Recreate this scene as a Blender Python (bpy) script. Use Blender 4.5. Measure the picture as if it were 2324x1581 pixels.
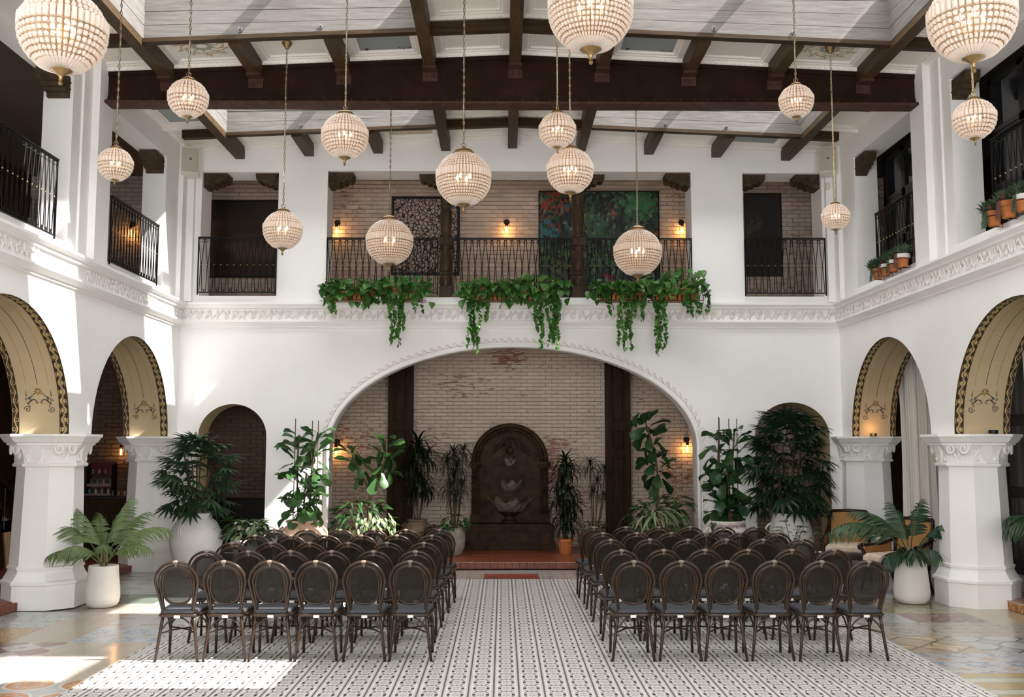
import bpy, math, random
from mathutils import Vector, Matrix, Euler

for _o in list(bpy.data.objects):
    bpy.data.objects.remove(_o)
SC = bpy.context.scene
COL = SC.collection
PI = math.pi
rnd = random.Random(11)

# ------------------------------------------------------------------ camera, sky, sun, exposure
cam_d = bpy.data.cameras.new('camera')
cam_d.sensor_width = 36.0
cam_d.lens = 35.0
cam_d.clip_end = 200
cam = bpy.data.objects.new('camera', cam_d)
COL.objects.link(cam)
cam.location = (0, 0, 1.93)
cam.rotation_euler = (math.radians(90 + 5.525), 0, math.radians(-0.533))
SC.camera = cam

W = bpy.data.worlds.new('sky')
SC.world = W
W.use_nodes = True
_bg = W.node_tree.nodes['Background']
_bg.inputs[0].default_value = (0.97, 0.97, 0.98, 1)
_bg.inputs[1].default_value = 7.5

sun_d = bpy.data.lights.new('sun', 'SUN')
sun_d.energy = 13.5
sun_d.angle = math.radians(0.55)
sun_d.color = (1.0, 0.965, 0.925)
sun = bpy.data.objects.new('sun', sun_d)
COL.objects.link(sun)
sun.location = (6, 2, 14)
sun.rotation_euler = Vector((-0.877, 0.24, -1.0)).to_track_quat('-Z', 'Y').to_euler()

SC.view_settings.view_transform = 'Standard'
SC.view_settings.look = 'None'
SC.view_settings.exposure = 0.80
SC.view_settings.gamma = 1.0
SC.view_settings.use_curve_mapping = False
SC.cycles.use_denoising = True
SC.cycles.max_bounces = 12
SC.cycles.diffuse_bounces = 7
SC.cycles.glossy_bounces = 3
SC.cycles.transmission_bounces = 4
SC.cycles.transparent_max_bounces = 10
SC.cycles.sample_clamp_indirect = 6.0
SC.cycles.caustics_reflective = False
SC.cycles.caustics_refractive = False

# ------------------------------------------------------------------ helpers
class MB:
    """Collects vertices and faces, then becomes one mesh."""
    def __init__(s):
        s.v = []; s.f = []; s.mi = []; s.m = 0
    def add(s, vs, fs):
        o = len(s.v)
        s.v += [tuple(v) for v in vs]
        s.f += [tuple(i + o for i in f) for f in fs]
        s.mi += [s.m] * len(fs)
        return s
    def box(s, c, d, M=None):
        x, y, z = d[0] / 2, d[1] / 2, d[2] / 2
        vs = [Vector((a * x, b * y, e * z)) for a in (-1, 1) for b in (-1, 1) for e in (-1, 1)]
        if M is not None:
            vs = [M @ v for v in vs]
        c = Vector(c)
        vs = [v + c for v in vs]
        return s.add(vs, [(0, 1, 3, 2), (4, 6, 7, 5), (0, 4, 5, 1), (2, 3, 7, 6), (0, 2, 6, 4), (1, 5, 7, 3)])
    def bbox(s, c, d, b=0.004):
        """box with chamfered edges along its top outline (and bottom)"""
        x, y, z = d[0] / 2, d[1] / 2, d[2] / 2
        rings = [(x - b, y - b, -z), (x, y, -z + b), (x, y, z - b), (x - b, y - b, z)]
        vs = []
        for (a, e, h) in rings:
            vs += [(c[0] - a, c[1] - e, c[2] + h), (c[0] + a, c[1] - e, c[2] + h), (c[0] + a, c[1] + e, c[2] + h), (c[0] - a, c[1] + e, c[2] + h)]
        fs = [(3, 2, 1, 0), (12, 13, 14, 15)]
        for k in range(3):
            for i in range(4):
                j = (i + 1) % 4
                fs.append((k * 4 + i, k * 4 + j, k * 4 + 4 + j, k * 4 + 4 + i))
        return s.add(vs, fs)
    def beam(s, p, q, w, h, up=(0, 0, 1)):
        """box from p to q, width w, height h (across up)"""
        p = Vector(p); q = Vector(q)
        t = (q - p).normalized()
        a = t.cross(Vector(up)).normalized()
        b = a.cross(t)
        vs = []
        for e in (p, q):
            vs += [e - a * w / 2 - b * h / 2, e + a * w / 2 - b * h / 2, e + a * w / 2 + b * h / 2, e - a * w / 2 + b * h / 2]
        return s.add(vs, [(3, 2, 1, 0), (4, 5, 6, 7), (0, 1, 5, 4), (1, 2, 6, 5), (2, 3, 7, 6), (3, 0, 4, 7)])
    def tube(s, pts, r, n=6, closed=False, caps=True, sq=None):
        pts = [Vector(p) for p in pts]
        m = len(pts)
        rr = r if isinstance(r, (list, tuple)) else [r] * m
        prev = None
        vs = []
        for i, p in enumerate(pts):
            if closed:
                t = pts[(i + 1) % m] - pts[(i - 1) % m]
            else:
                t = pts[min(i + 1, m - 1)] - pts[max(i - 1, 0)]
            if t.length < 1e-9:
                t = Vector((0, 0, 1))
            t.normalize()
            if prev is None:
                ref = Vector((0, 0, 1)) if abs(t.z) < 0.9 else Vector((1, 0, 0))
                a = ref.cross(t).normalized()
            else:
                a = prev - t * prev.dot(t)
                if a.length < 1e-6:
                    a = Vector((1, 0, 0)).cross(t)
                a.normalize()
            prev = a
            b = t.cross(a)
            for k in range(n):
                an = 2 * PI * k / n
                vs.append(p + (a * math.cos(an) + b * math.sin(an)) * rr[i])
        fs = []
        segs = m if closed else m - 1
        for i in range(segs):
            j = (i + 1) % m
            for k in range(n):
                l = (k + 1) % n
                fs.append((i * n + k, i * n + l, j * n + l, j * n + k))
        if caps and not closed:
            fs.append(tuple(range(n))[::-1])
            fs.append(tuple(range((m - 1) * n, m * n)))
        return s.add(vs, fs)
    def lathe(s, prof, n=20, c=(0, 0, 0), lobe=None, half=False):
        """profile [(r, z)] turned about z"""
        vs = []
        m = n + 1 if half else n
        for i, (r, z) in enumerate(prof):
            for k in range(m):
                an = (PI * k / n + PI) if half else 2 * PI * k / n
                q = r
                dz = 0
                if lobe:
                    q, dz = lobe(r, i, an)
                vs.append((c[0] + q * math.cos(an), c[1] + q * math.sin(an), c[2] + z + dz))
        fs = []
        for i in range(len(prof) - 1):
            for k in range(n):
                l = k + 1 if half else (k + 1) % n
                fs.append((i * m + k, i * m + l, (i + 1) * m + l, (i + 1) * m + k))
        if not half:
            if prof[0][0] > 1e-5:
                fs.append(tuple(range(m))[::-1])
            if prof[-1][0] > 1e-5:
                fs.append(tuple(range((len(prof) - 1) * m, len(prof) * m)))
        return s.add(vs, fs)
    def prism(s, poly, f, h0, h1):
        """2D polygon poly extruded from h0 to h1; f(a, b, h) -> point"""
        n = len(poly)
        vs = [f(a, b, h0) for a, b in poly] + [f(a, b, h1) for a, b in poly]
        fs = [tuple(range(n))[::-1], tuple(range(n, 2 * n))]
        for i in range(n):
            j = (i + 1) % n
            fs.append((i, j, n + j, n + i))
        return s.add(vs, fs)
    def sphere(s, c, r, n=10, m=6, sc=(1, 1, 1)):
        prof = [(math.sin(PI * i / m), -math.cos(PI * i / m)) for i in range(m + 1)]
        vs = []; fs = []
        for (a, z) in prof:
            for k in range(n):
                t = 2 * PI * k / n
                vs.append((c[0] + r * sc[0] * a * math.cos(t), c[1] + r * sc[1] * a * math.sin(t), c[2] + r * sc[2] * z))
        for i in range(m):
            for k in range(n):
                l = (k + 1) % n
                fs.append((i * n + k, i * n + l, (i + 1) * n + l, (i + 1) * n + k))
        return s.add(vs, fs)
    def ribbon(s, pts, w, nrm, th=0.0):
        """flat strip along pts, width w (number or list), facing nrm(i)"""
        pts = [Vector(p) for p in pts]
        m = len(pts)
        ww = w if isinstance(w, (list, tuple)) else [w] * m
        vs = []
        for i, p in enumerate(pts):
            t = (pts[min(i + 1, m - 1)] - pts[max(i - 1, 0)])
            if t.length < 1e-9: t = Vector((1, 0, 0))
            t.normalize()
            N = Vector(nrm(i) if callable(nrm) else nrm).normalized()
            a = t.cross(N).normalized() * ww[i] / 2
            vs += [p - a + N * th, p + a + N * th]
        return s.add(vs, [(2 * i, 2 * i + 1, 2 * i + 3, 2 * i + 2) for i in range(m - 1)])
    def xf(s, M):
        s.v = [tuple(M @ Vector(v)) for v in s.v]
        return s
    def join(s, o, M=None):
        vs = o.v if M is None else [M @ Vector(v) for v in o.v]
        b = len(s.v)
        s.v += [tuple(v) for v in vs]
        s.f += [tuple(i + b for i in f) for f in o.f]
        s.mi += o.mi
        return s
    def mesh(s, name, mats, smooth=None):
        me = bpy.data.meshes.new(name)
        me.from_pydata(s.v, [], s.f)
        for m in (mats if isinstance(mats, (list, tuple)) else [mats]):
            me.materials.append(m)
        if any(s.mi):
            me.polygons.foreach_set('material_index', s.mi)
        if smooth:
            me.polygons.foreach_set('use_smooth', [True] * len(me.polygons))
            if smooth is not True:
                me.set_sharp_from_angle(angle=math.radians(smooth))
        me.update()
        return me

def put(name, me, parent=None, M=None):
    o = bpy.data.objects.new(name, me)
    COL.objects.link(o)
    if parent is not None:
        o.parent = parent
    if M is not None:
        o.matrix_local = M
    return o

def obj(name, mb, mats, parent=None, smooth=None, M=None):
    return put(name, mb.mesh(name, mats, smooth), parent, M)

def tag(o, label=None, cat=None, group=None, kind=None):
    if label: o['label'] = label
    if cat: o['category'] = cat
    if group: o['group'] = group
    if kind: o['kind'] = kind
    return o

def thing(name, label, cat, loc=(0, 0, 0), rz=0.0, group=None):
    o = bpy.data.objects.new(name, None)
    COL.objects.link(o)
    o.location = loc
    o.rotation_euler = (0, 0, rz)
    o.empty_display_size = 0.1
    return tag(o, label, cat, group)

def struct(name, label=None):
    o = bpy.data.objects.new(name, None)
    COL.objects.link(o)
    return tag(o, label, kind='structure')

KIDS = {}
def copy_tree(o, parent=None):
    c = o.copy()
    COL.objects.link(c)
    if parent is not None:
        c.parent = parent
    for ch in list(o.children):
        copy_tree(ch, c)
    return c

def TR(x, y, z): return Matrix.Translation((x, y, z))
def RZ(a): return Matrix.Rotation(a, 4, 'Z')
def RX(a): return Matrix.Rotation(a, 4, 'X')
def RY(a): return Matrix.Rotation(a, 4, 'Y')
def SCL(a): return Matrix.Scale(a, 4)

# ------------------------------------------------------------------ materials
class NT:
    def __init__(s, name):
        s.mat = bpy.data.materials.new(name)
        s.mat.use_nodes = True
        s.t = s.mat.node_tree
        s.b = s.t.nodes['Principled BSDF']
        s.out = s.t.nodes['Material Output']
    def n(s, kind, **kw):
        nd = s.t.nodes.new(kind)
        for k, v in kw.items():
            setattr(nd, k, v)
        return nd
    def link(s, a, b): s.t.links.new(a, b)
    def setin(s, nd, i, v):
        if hasattr(v, 'is_linked') or hasattr(v, 'links'):
            s.link(v, nd.inputs[i])
        else:
            nd.inputs[i].default_value = v
    def math(s, op, a, b=0.0, c=0.0):
        nd = s.n('ShaderNodeMath', operation=op)
        s.setin(nd, 0, a); s.setin(nd, 1, b); s.setin(nd, 2, c)
        return nd.outputs[0]
    def mix(s, f, a, b):
        nd = s.n('ShaderNodeMix', data_type='RGBA')
        s.setin(nd, 0, f)
        for i, v in ((6, a), (7, b)):
            if isinstance(v, tuple):
                nd.inputs[i].default_value = (v[0], v[1], v[2], 1)
            else:
                s.link(v, nd.inputs[i])
        return nd.outputs[2]
    def pos(s):
        return s.n('ShaderNodeNewGeometry').outputs['Position']
    def gen(s):
        return s.n('ShaderNodeTexCoord').outputs['Object']
    def noise(s, vec, scale, detail=3, rough=.55, scl=None):
        if scl:
            m = s.n('ShaderNodeMapping')
            m.inputs['Scale'].default_value = scl
            s.link(vec, m.inputs[0]); vec = m.outputs[0]
        nd = s.n('ShaderNodeTexNoise')
        nd.inputs['Scale'].default_value = scale
        nd.inputs['Detail'].default_value = detail
        nd.inputs['Roughness'].default_value = rough
        s.link(vec, nd.inputs['Vector'])
        return nd.outputs[0]
    def ramp(s, f, stops):
        nd = s.n('ShaderNodeValToRGB')
        e = nd.color_ramp.elements
        while len(e) < len(stops): e.new(0.5)
        for i, (p, c) in enumerate(stops):
            e[i].position = p
            e[i].color = (c[0], c[1], c[2], 1)
        s.link(f, nd.inputs[0])
        return nd.outputs[0]
    def bump(s, h, strength=.3, dist=.01):
        nd = s.n('ShaderNodeBump')
        nd.inputs['Strength'].default_value = strength
        nd.inputs['Distance'].default_value = dist
        s.link(h, nd.inputs['Height'])
        s.link(nd.outputs[0], s.b.inputs['Normal'])
    def col(s, v):
        s.setin(s.b, 0, v if not isinstance(v, tuple) else (v[0], v[1], v[2], 1))
    def p(s, rough=.5, metal=0.0, spec=None, coat=None):
        s.b.inputs['Roughness'].default_value = rough
        s.b.inputs['Metallic'].default_value = metal
        if spec is not None: s.b.inputs['Specular IOR Level'].default_value = spec
        if coat is not None:
            s.b.inputs['Coat Weight'].default_value = coat
            s.b.inputs['Coat Roughness'].default_value = .1
        return s

def mul(c, k): return tuple(min(1, x * k) for x in c)

def M_plain(name, c, rough=.5, metal=0.0, var=.12, scale=6, bump=0.0, spec=.3, scl=None, c2=None):
    t = NT(name).p(rough, metal, spec)
    f = t.noise(t.gen(), scale, scl=scl)
    t.col(t.ramp(f, [(.3, c2 or mul(c, 1 - var)), (.7, mul(c, 1 + var * .6))]))
    if bump: t.bump(f, bump)
    return t.mat

def M_objvar(name, cols, rough=.5, bump=0.0, scale=20, noisemix=.25, dark=None, metal=0.0):
    """each object draws its own colour from a ramp"""
    t = NT(name).p(rough, metal)
    oi = t.n('ShaderNodeObjectInfo').outputs['Random']
    n = len(cols)
    c = t.ramp(oi, [(i / max(1, n - 1), cols[i]) for i in range(n)])
    f = t.noise(t.pos(), scale)
    c2 = t.mix(f, mul(cols[0], .75) if dark is None else dark, c)
    nd = t.n('ShaderNodeMix', data_type='RGBA')
    nd.inputs[0].default_value = noisemix
    t.link(c, nd.inputs[6]); t.link(c2, nd.inputs[7])
    t.col(nd.outputs[2])
    if bump: t.bump(f, bump)
    return t.mat

def M_emit(name, c, s):
    m = bpy.data.materials.new(name)
    m.use_nodes = True
    t = m.node_tree
    t.nodes.remove(t.nodes['Principled BSDF'])
    e = t.nodes.new('ShaderNodeEmission')
    e.inputs[0].default_value = (*c, 1)
    e.inputs[1].default_value = s
    t.links.new(e.outputs[0], t.nodes['Material Output'].inputs[0])
    return m

def M_leaf(name, cols, rough=.35, trans=.25, scale=8):
    t = NT(name).p(rough, spec=.3)
    oi = t.n('ShaderNodeObjectInfo').outputs['Random']
    n = len(cols)
    c = t.ramp(oi, [(i / max(1, n - 1), cols[i]) for i in range(n)])
    f = t.noise(t.pos(), scale)
    cc = t.mix(f, mul(cols[0], .6), c)
    t.col(cc)
    tr = t.n('ShaderNodeBsdfTranslucent')
    t.link(cc, tr.inputs[0])
    mx = t.n('ShaderNodeMixShader')
    mx.inputs[0].default_value = trans
    t.link(t.b.outputs[0], mx.inputs[1]); t.link(tr.outputs[0], mx.inputs[2])
    t.link(mx.outputs[0], t.out.inputs[0])
    return t.mat

def M_plaster(name, c, bump=.15):
    t = NT(name).p(.75, spec=.25)
    f = t.noise(t.pos(), 1.3, 4)
    g = t.noise(t.pos(), 60, 3)
    t.col(t.ramp(f, [(.25, mul(c, .96)), (.75, mul(c, 1.02))]))
    t.bump(g, bump, .004)
    return t.mat

WHITE = M_plaster('white_plaster', (.89, .872, .85))
CEILW = M_plaster('cream_ceiling_paint', (.92, .885, .83))
CREAM = M_plaster('cream_soffit_paint', (.56, .44, .27))
OLIVE = M_plaster('olive_cream_paint', (.50, .42, .25))
PILLAR = M_plaster('white_column_paint', (.88, .86, .83), .1)
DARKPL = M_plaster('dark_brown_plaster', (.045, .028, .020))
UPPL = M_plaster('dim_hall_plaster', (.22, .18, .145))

def M_wood(name, c1, c2, rough=.55, scl=(1, 8, 8), scale=3, bump=.25, pos=True):
    t = NT(name).p(rough, spec=.15)
    v = t.pos() if pos else t.gen()
    f = t.noise(v, scale, 5, .65, scl=scl)
    t.col(t.ramp(f, [(.3, c1), (.7, c2)]))
    t.bump(f, bump)
    return t.mat

BEAMW = M_wood('stained_brown_beam', (.040, .023, .010), (.095, .058, .028), .5, (9, 1, 9))
BEAMX = M_wood('stained_brown_crossbeam', (.024, .014, .006), (.060, .036, .017), .5, (1, 9, 9))
WASHW = M_wood('whitewashed_plank', (.125, .112, .098), (.20, .185, .168), .7, (1.2, 9, 14), 2.5)
WASHY = M_wood('whitewashed_side_plank', (.125, .112, .098), (.20, .185, .168), .7, (9, 1.2, 14), 2.5)
CORBW = M_wood('carved_dark_wood', (.030, .019, .009), (.085, .057, .030), .6, (3, 3, 3))
PANELW = M_wood('dark_panel_wood', (.016, .0095, .0045), (.045, .026, .012), .7, (9, 9, 1))
COLW = M_wood('turned_dark_wood', (.035, .022, .012), (.085, .055, .03), .3, (9, 9, 1))
STEEL = M_plain('rusty_brown_steel', (.024, .010, .006), .7, 0.0, .35, 5, .1, spec=.12)
STEELF = M_plain('worn_steel_flange', (.075, .035, .024), .6, 0.0, .35, 8, .1, spec=.15)
IRON = M_plain('black_wrought_iron', (.012, .011, .010), .4, .6, .2)
BRASS = M_plain('aged_brass', (.42, .29, .13), .35, .9, .3, 30)
BRASSD = M_plain('antique_gold_metal', (.36, .24, .11), .4, .85, .3, 40)
BRONZE = M_plain('dark_bronze', (.050, .025, .009), .6, 0, .6, 7, .35, spec=.15, c2=(.012, .007, .004))
BRONZEL = M_plain('verdigris_bronze', (.24, .18, .145), .5, 0, .5, 12, .3, spec=.25, c2=(.06, .042, .034))
BLACK = M_plain('black_metal', (.01, .01, .01), .4)
FRAMEB = M_plain('black_door_paint', (.012, .010, .009), .35)
TERRA = M_plain('terracotta', (.50, .175, .055), .75, var=.2, scale=9, bump=.05)
TERRAP = M_plain('pale_terracotta', (.66, .42, .30), .8, var=.15, scale=7, bump=.1)
POTW = M_plain('white_stone_pot', (.80, .765, .71), .8, var=.05, scale=4, bump=.05)
URNW = M_plain('white_clay_urn', (.79, .765, .72), .75, var=.06, scale=5, bump=.12)
STONEP = M_plain('grey_stone_pot', (.33, .29, .24), .85, var=.35, scale=12, bump=.3)
CLAYP = M_plain('weathered_clay_urn', (.24, .165, .11), .85, var=.4, scale=10, bump=.3)
SOIL = M_plain('potting_soil', (.030, .020, .012), .95, var=.5, scale=40, bump=.5)
STEM = M_plain('brown_stem', (.10, .065, .03), .7, var=.3, scale=20)
STEMG = M_plain('green_stem', (.16, .22, .06), .5, var=.25, scale=20)
STAKE = M_plain('dark_plant_stake', (.10, .06, .05), .6)

def M_banded():
    t = NT('purple_banded_clay').p(.75)
    v = t.gen()
    sx = t.n('ShaderNodeSeparateXYZ'); t.link(v, sx.inputs[0])
    z = sx.outputs[2]
    w = t.math('SINE', t.math('MULTIPLY', z, 46.0))
    f = t.noise(v, 26, 4, .7, scl=(1, 1, 3))
    m = t.math('GREATER_THAN', t.math('ADD', t.math('MULTIPLY', w, .16), f), .56)
    t.col(t.mix(m, (.72, .66, .62), (.25, .19, .20)))
    t.bump(f, .2)
    return t.mat
BANDED = M_banded()

def M_brick(name, c1, c2, c3, amount=.62, bl=.225, bh=.068, x0=0, z0=0, spots=(), vary=.3):
    """whitewashed brick: thin limewash with red showing where it has worn away"""
    t = NT(name).p(.85, spec=.2)
    v = t.pos()
    oi = t.n('ShaderNodeObjectInfo').outputs['Random']
    big = t.noise(v, .9, 2)
    fine = t.noise(v, 14, 5, .7, scl=(.5, 1, 2.2))
    f = t.math('ADD', t.math('MULTIPLY', big, .45), t.math('MULTIPLY', fine, .80))
    base = t.mix(t.noise(v, 5, 3), c1, c2)
    sx = t.n('ShaderNodeSeparateXYZ'); t.link(v, sx.inputs[0])
    row = t.math('FLOOR', t.math('DIVIDE', t.math('SUBTRACT', sx.outputs[2], z0), bh))
    odd = t.math('ABSOLUTE', t.math('MODULO', row, 2.0))
    colm = t.math('FLOOR', t.math('ADD', t.math('DIVIDE', t.math('SUBTRACT', sx.outputs[0], x0), bl), t.math('ADD', .5, t.math('MULTIPLY', odd, -.5))))
    cb = t.n('ShaderNodeCombineXYZ'); t.link(row, cb.inputs[0]); t.link(colm, cb.inputs[1])
    wn_ = t.n('ShaderNodeTexWhiteNoise'); t.link(cb.outputs[0], wn_.inputs[0])
    rv = wn_.outputs['Value']
    base = t.mix(t.math('MULTIPLY', rv, vary), base, mul(c1, .55))
    f = t.math('ADD', f, t.math('MULTIPLY', rv, .05))
    for (px, pz, pr, ps) in spots:
        dx = t.math('SUBTRACT', sx.outputs[0], px); dz = t.math('MULTIPLY', t.math('SUBTRACT', sx.outputs[2], pz), 1.5)
        d = t.math('SQRT', t.math('ADD', t.math('MULTIPLY', dx, dx), t.math('MULTIPLY', dz, dz)))
        f = t.math('ADD', f, t.math('MULTIPLY', t.math('MAXIMUM', t.math('SUBTRACT', 1.0, t.math('DIVIDE', d, pr)), 0.0), ps))
    worn = t.math('GREATER_THAN', f, amount)
    t.col(t.mix(t.math('MULTIPLY', worn, .85), base, c3))
    t.bump(fine, .35, .006)
    return t.mat
BRICKL = M_brick('limewashed_brick', (.60, .495, .40), (.70, .595, .49), (.26, .075, .05), .765, .225, .068, -3.6, 0.0, [(-.85, 2.95, .9, .15), (.9, 1.95, .55, .12), (1.0, 1.45, .5, .08), (.05, 3.5, .5, .20), (2.7, 1.5, .8, .07), (-2.6, 1.1, .8, .10), (.6, 2.9, 1.2, .06)], .18)
BRICKU = M_brick('pale_washed_brick', (.58, .475, .395), (.70, .60, .515), (.22, .12, .09), .80, .235, .078, -8.8, 4.2, [], .42)
MORTAR = M_plain('lime_mortar', (.42, .335, .265), .9, var=.1, scale=20, bump=.2)
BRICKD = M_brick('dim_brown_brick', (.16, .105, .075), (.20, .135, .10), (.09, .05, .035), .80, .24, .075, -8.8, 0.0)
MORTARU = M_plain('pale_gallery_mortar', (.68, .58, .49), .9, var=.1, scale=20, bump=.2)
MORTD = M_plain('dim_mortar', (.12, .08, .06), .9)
STEPT = M_objvar('terracotta_step_tile', [(.22, .050, .022), (.28, .068, .030), (.25, .058, .026)], .30)
STEPB = M_objvar('red_step_brick', [(.17, .042, .022), (.22, .056, .030), (.19, .05, .028)], .5, .2)
GROUT = M_plain('pale_grout', (.45, .36, .30), .9)
STEPBLUE = M_plain('blue_patterned_tile', (.10, .12, .17), .3, var=.9, scale=22, c2=(.34, .31, .27))
STEPOR = M_plain('orange_patterned_tile', (.42, .22, .06), .35, var=.8, scale=26, c2=(.16, .05, .02))
# ------------------------------------------------------------------ floor tile patterns
def uvcell(t, size, ox=0.0, oy=0.0):
    s = t.n('ShaderNodeSeparateXYZ'); t.link(t.pos(), s.inputs[0])
    u = t.math('FRACT', t.math('DIVIDE', t.math('SUBTRACT', s.outputs[0], ox - 40 * size), size))
    v = t.math('FRACT', t.math('DIVIDE', t.math('SUBTRACT', s.outputs[1], oy - 40 * size), size))
    return u, v, s

def M_aisle():
    t = NT('cement_aisle_tile').p(.30, coat=.12)
    u, v, s = uvcell(t, .2, AX0, AY0)
    m = t.math
    uc = m('ABSOLUTE', m('SUBTRACT', u, .5))          # 0 centre .5 tile edge
    vc = m('ABSOLUTE', m('SUBTRACT', v, .5))
    lt = lambda a, b: m('LESS_THAN', a, b)
    gt = lambda a, b: m('GREATER_THAN', a, b)
    line = gt(uc, .455)
    halo = m('MULTIPLY', gt(uc, .40), lt(uc, .44))
    sq = m('MULTIPLY', lt(m('ABSOLUTE', m('SUBTRACT', uc, .265)), .060), lt(vc, .16))
    # leaf strokes at the half step, narrowing between the squares
    d1 = m('ABSOLUTE', m('SUBTRACT', uc, m('ADD', m('MULTIPLY', vc, -.50), .40)))
    stroke = m('MULTIPLY', lt(d1, .032), gt(vc, .24))
    h1 = m('MULTIPLY', m('MULTIPLY', lt(uc, .13), gt(uc, .03)), lt(m('ABSOLUTE', m('SUBTRACT', vc, .12)), .035))
    h2 = m('MULTIPLY', lt(uc, .10), gt(vc, .455))
    thin = m('MULTIPLY', lt(uc, .014), lt(vc, .47))
    base = t.ramp(t.noise(t.pos(), 3, 3), [(.3, (.70, .68, .63)), (.7, (.79, .77, .72))])
    c = t.mix(m('MULTIPLY', lt(uc, .33), .42), base, (.56, .545, .50))
    c = t.mix(m('MULTIPLY', halo, .5), c, (.47, .44, .40))
    c = t.mix(m('MULTIPLY', line, .78), c, (.085, .068, .060))
    c = t.mix(m('MULTIPLY', stroke, .85), c, (.075, .055, .052))
    c = t.mix(m('MULTIPLY', m('MAXIMUM', h1, h2), .8), c, (.10, .075, .07))
    c = t.mix(m('MULTIPLY', thin, .45), c, (.16, .13, .12))
    c = t.mix(m('MULTIPLY', sq, .95), c, (.045, .028, .032))
    t.col(c)
    return t.mat

def M_patch(name, kind, base, c2, c3, size=.4):
    g = lambda c: tuple((x * .88 + (sum(c) / 3) * .12) * .86 for x in c)
    base, c2, c3 = g(base), g(c2), g(c3)
    t = NT(name).p(.18, coat=.2)
    m = t.math
    lt = lambda a, b: m('LESS_THAN', a, b)
    gt = lambda a, b: m('GREATER_THAN', a, b)
    u, v, s = uvcell(t, size, 0, 0)
    x = m('SUBTRACT', u, .5); y = m('SUBTRACT', v, .5)
    r = m('SQRT', m('ADD', m('MULTIPLY', x, x), m('MULTIPLY', y, y)))
    ax = m('ABSOLUTE', x); ay = m('ABSOLUTE', y)
    di = m('ADD', ax, ay)
    bn = t.ramp(t.noise(t.pos(), 4, 3), [(.3, mul(base, .92)), (.7, mul(base, 1.06))])
    an = m('ARCTAN2', y, x)
    if kind == 'medallion':
        star = m('ADD', r, m('MULTIPLY', m('COSINE', m('MULTIPLY', an, 8.0)), .035))
        c = t.mix(lt(r, .46), bn, c3)
        c = t.mix(lt(r, .40), c, c2)
        c = t.mix(m('MULTIPLY', m('MULTIPLY', gt(star, .22), lt(star, .28)), .6), c, base)
        c = t.mix(m('MULTIPLY', lt(star, .11), .7), c, mul(c2, .7))
    elif kind == 'speckle':
        f = t.noise(t.pos(), 38, 2)
        g = t.noise(t.pos(), 26, 2)
        c = t.mix(m('MULTIPLY', gt(f, .56), .8), bn, c2)
        c = t.mix(m('MULTIPLY', gt(g, .60), .8), c, c3)
    elif kind == 'floral':
        f = t.noise(t.pos(), 30, 2)
        pet = m('ADD', r, m('MULTIPLY', m('COSINE', m('MULTIPLY', an, 6.0)), .07))
        c = t.mix(m('MULTIPLY', m('MULTIPLY', gt(pet, .16), lt(pet, .30)), .75), bn, c2)
        c = t.mix(m('MULTIPLY', gt(r, .58), .85), c, c3)
        c = t.mix(m('MULTIPLY', gt(f, .58), .45), c, c2)
    elif kind == 'hex':
        c = t.mix(gt(di, .46), bn, c3)
        c = t.mix(gt(di, .52), c, c2)
        c = t.mix(lt(r, .10), c, c2)
    elif kind == 'dash':
        d = m('MULTIPLY', lt(ax, .26), lt(ay, .07))
        c = t.mix(d, bn, c2)
        c = t.mix(m('MULTIPLY', gt(m('MAXIMUM', ax, ay), .47), .6), c, c3)
    elif kind == 'diamond':
        c = t.mix(m('MULTIPLY', lt(di, .26), gt(di, .18)), bn, c2)
        c = t.mix(lt(di, .10), c, c2)
        c = t.mix(m('MULTIPLY', gt(m('MAXIMUM', ax, ay), .46), .7), c, c3)
    elif kind == 'star':
        star = m('ADD', r, m('MULTIPLY', m('COSINE', m('MULTIPLY', an, 4.0)), -.10))
        c = t.mix(lt(star, .34), bn, c2)
        c = t.mix(m('MULTIPLY', gt(star, .34), lt(star, .38)), c, c3)
        c = t.mix(m('MULTIPLY', lt(star, .30), gt(m('SINE', m('MULTIPLY', an, 4.0)), .0)), c, mul(c2, 1.35))
        c = t.mix(m('MULTIPLY', lt(m('ABSOLUTE', m('SUBTRACT', di, .5)), .03), .8), c, c3)
    elif kind == 'lozenge':
        dd = m('ADD', ax, m('MULTIPLY', ay, 1.0))
        c = t.mix(lt(dd, .44), bn, c2)
        c = t.mix(m('MULTIPLY', gt(dd, .40), lt(dd, .46)), c, c3)
        c = t.mix(m('MULTIPLY', gt(dd, .26), lt(dd, .29)), c, c3)
        c = t.mix(m('MULTIPLY', m('LESS_THAN', ax, .16), lt(ay, .05)), c, mul(c3, .7))
    elif kind == 'stripe':
        c = t.mix(gt(ay, .30), bn, c2)
        c = t.mix(m('MULTIPLY', lt(m('ABSOLUTE', m('SUBTRACT', ay, .30)), .04), .9), c, c3)
        f = t.noise(t.pos(), 24, 2)
        c = t.mix(m('MULTIPLY', gt(f, .58), .4), c, c3)
    elif kind == 'octagon':
        o = m('MAXIMUM', m('MAXIMUM', ax, ay), m('MULTIPLY', di, .72))
        c = t.mix(m('MULTIPLY', gt(o, .42), lt(o, .48)), bn, c2)
        c = t.mix(gt(o, .485), c, c3)
    else:
        f = t.noise(t.pos(), 2.0, 3)
        c = t.mix(f, bn, c2)
    t.col(c)
    return t.mat

AX0, AY0 = 0.131 - .2 * 30, 14.66 - .2 * 60
FX0, FX1, FY1 = -3.44, 3.84, 14.66
AISLE = M_aisle()
cream = (.66, .56, .43); tan = (.58, .43, .27); ochre = (.58, .34, .10); wht = (.66, .63, .58); grn = (.16, .21, .15)
blu = (.36, .46, .56); gry = (.50, .49, .45); red = (.24, .075, .045); bro = (.22, .12, .07); org = (.60, .27, .07)
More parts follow.
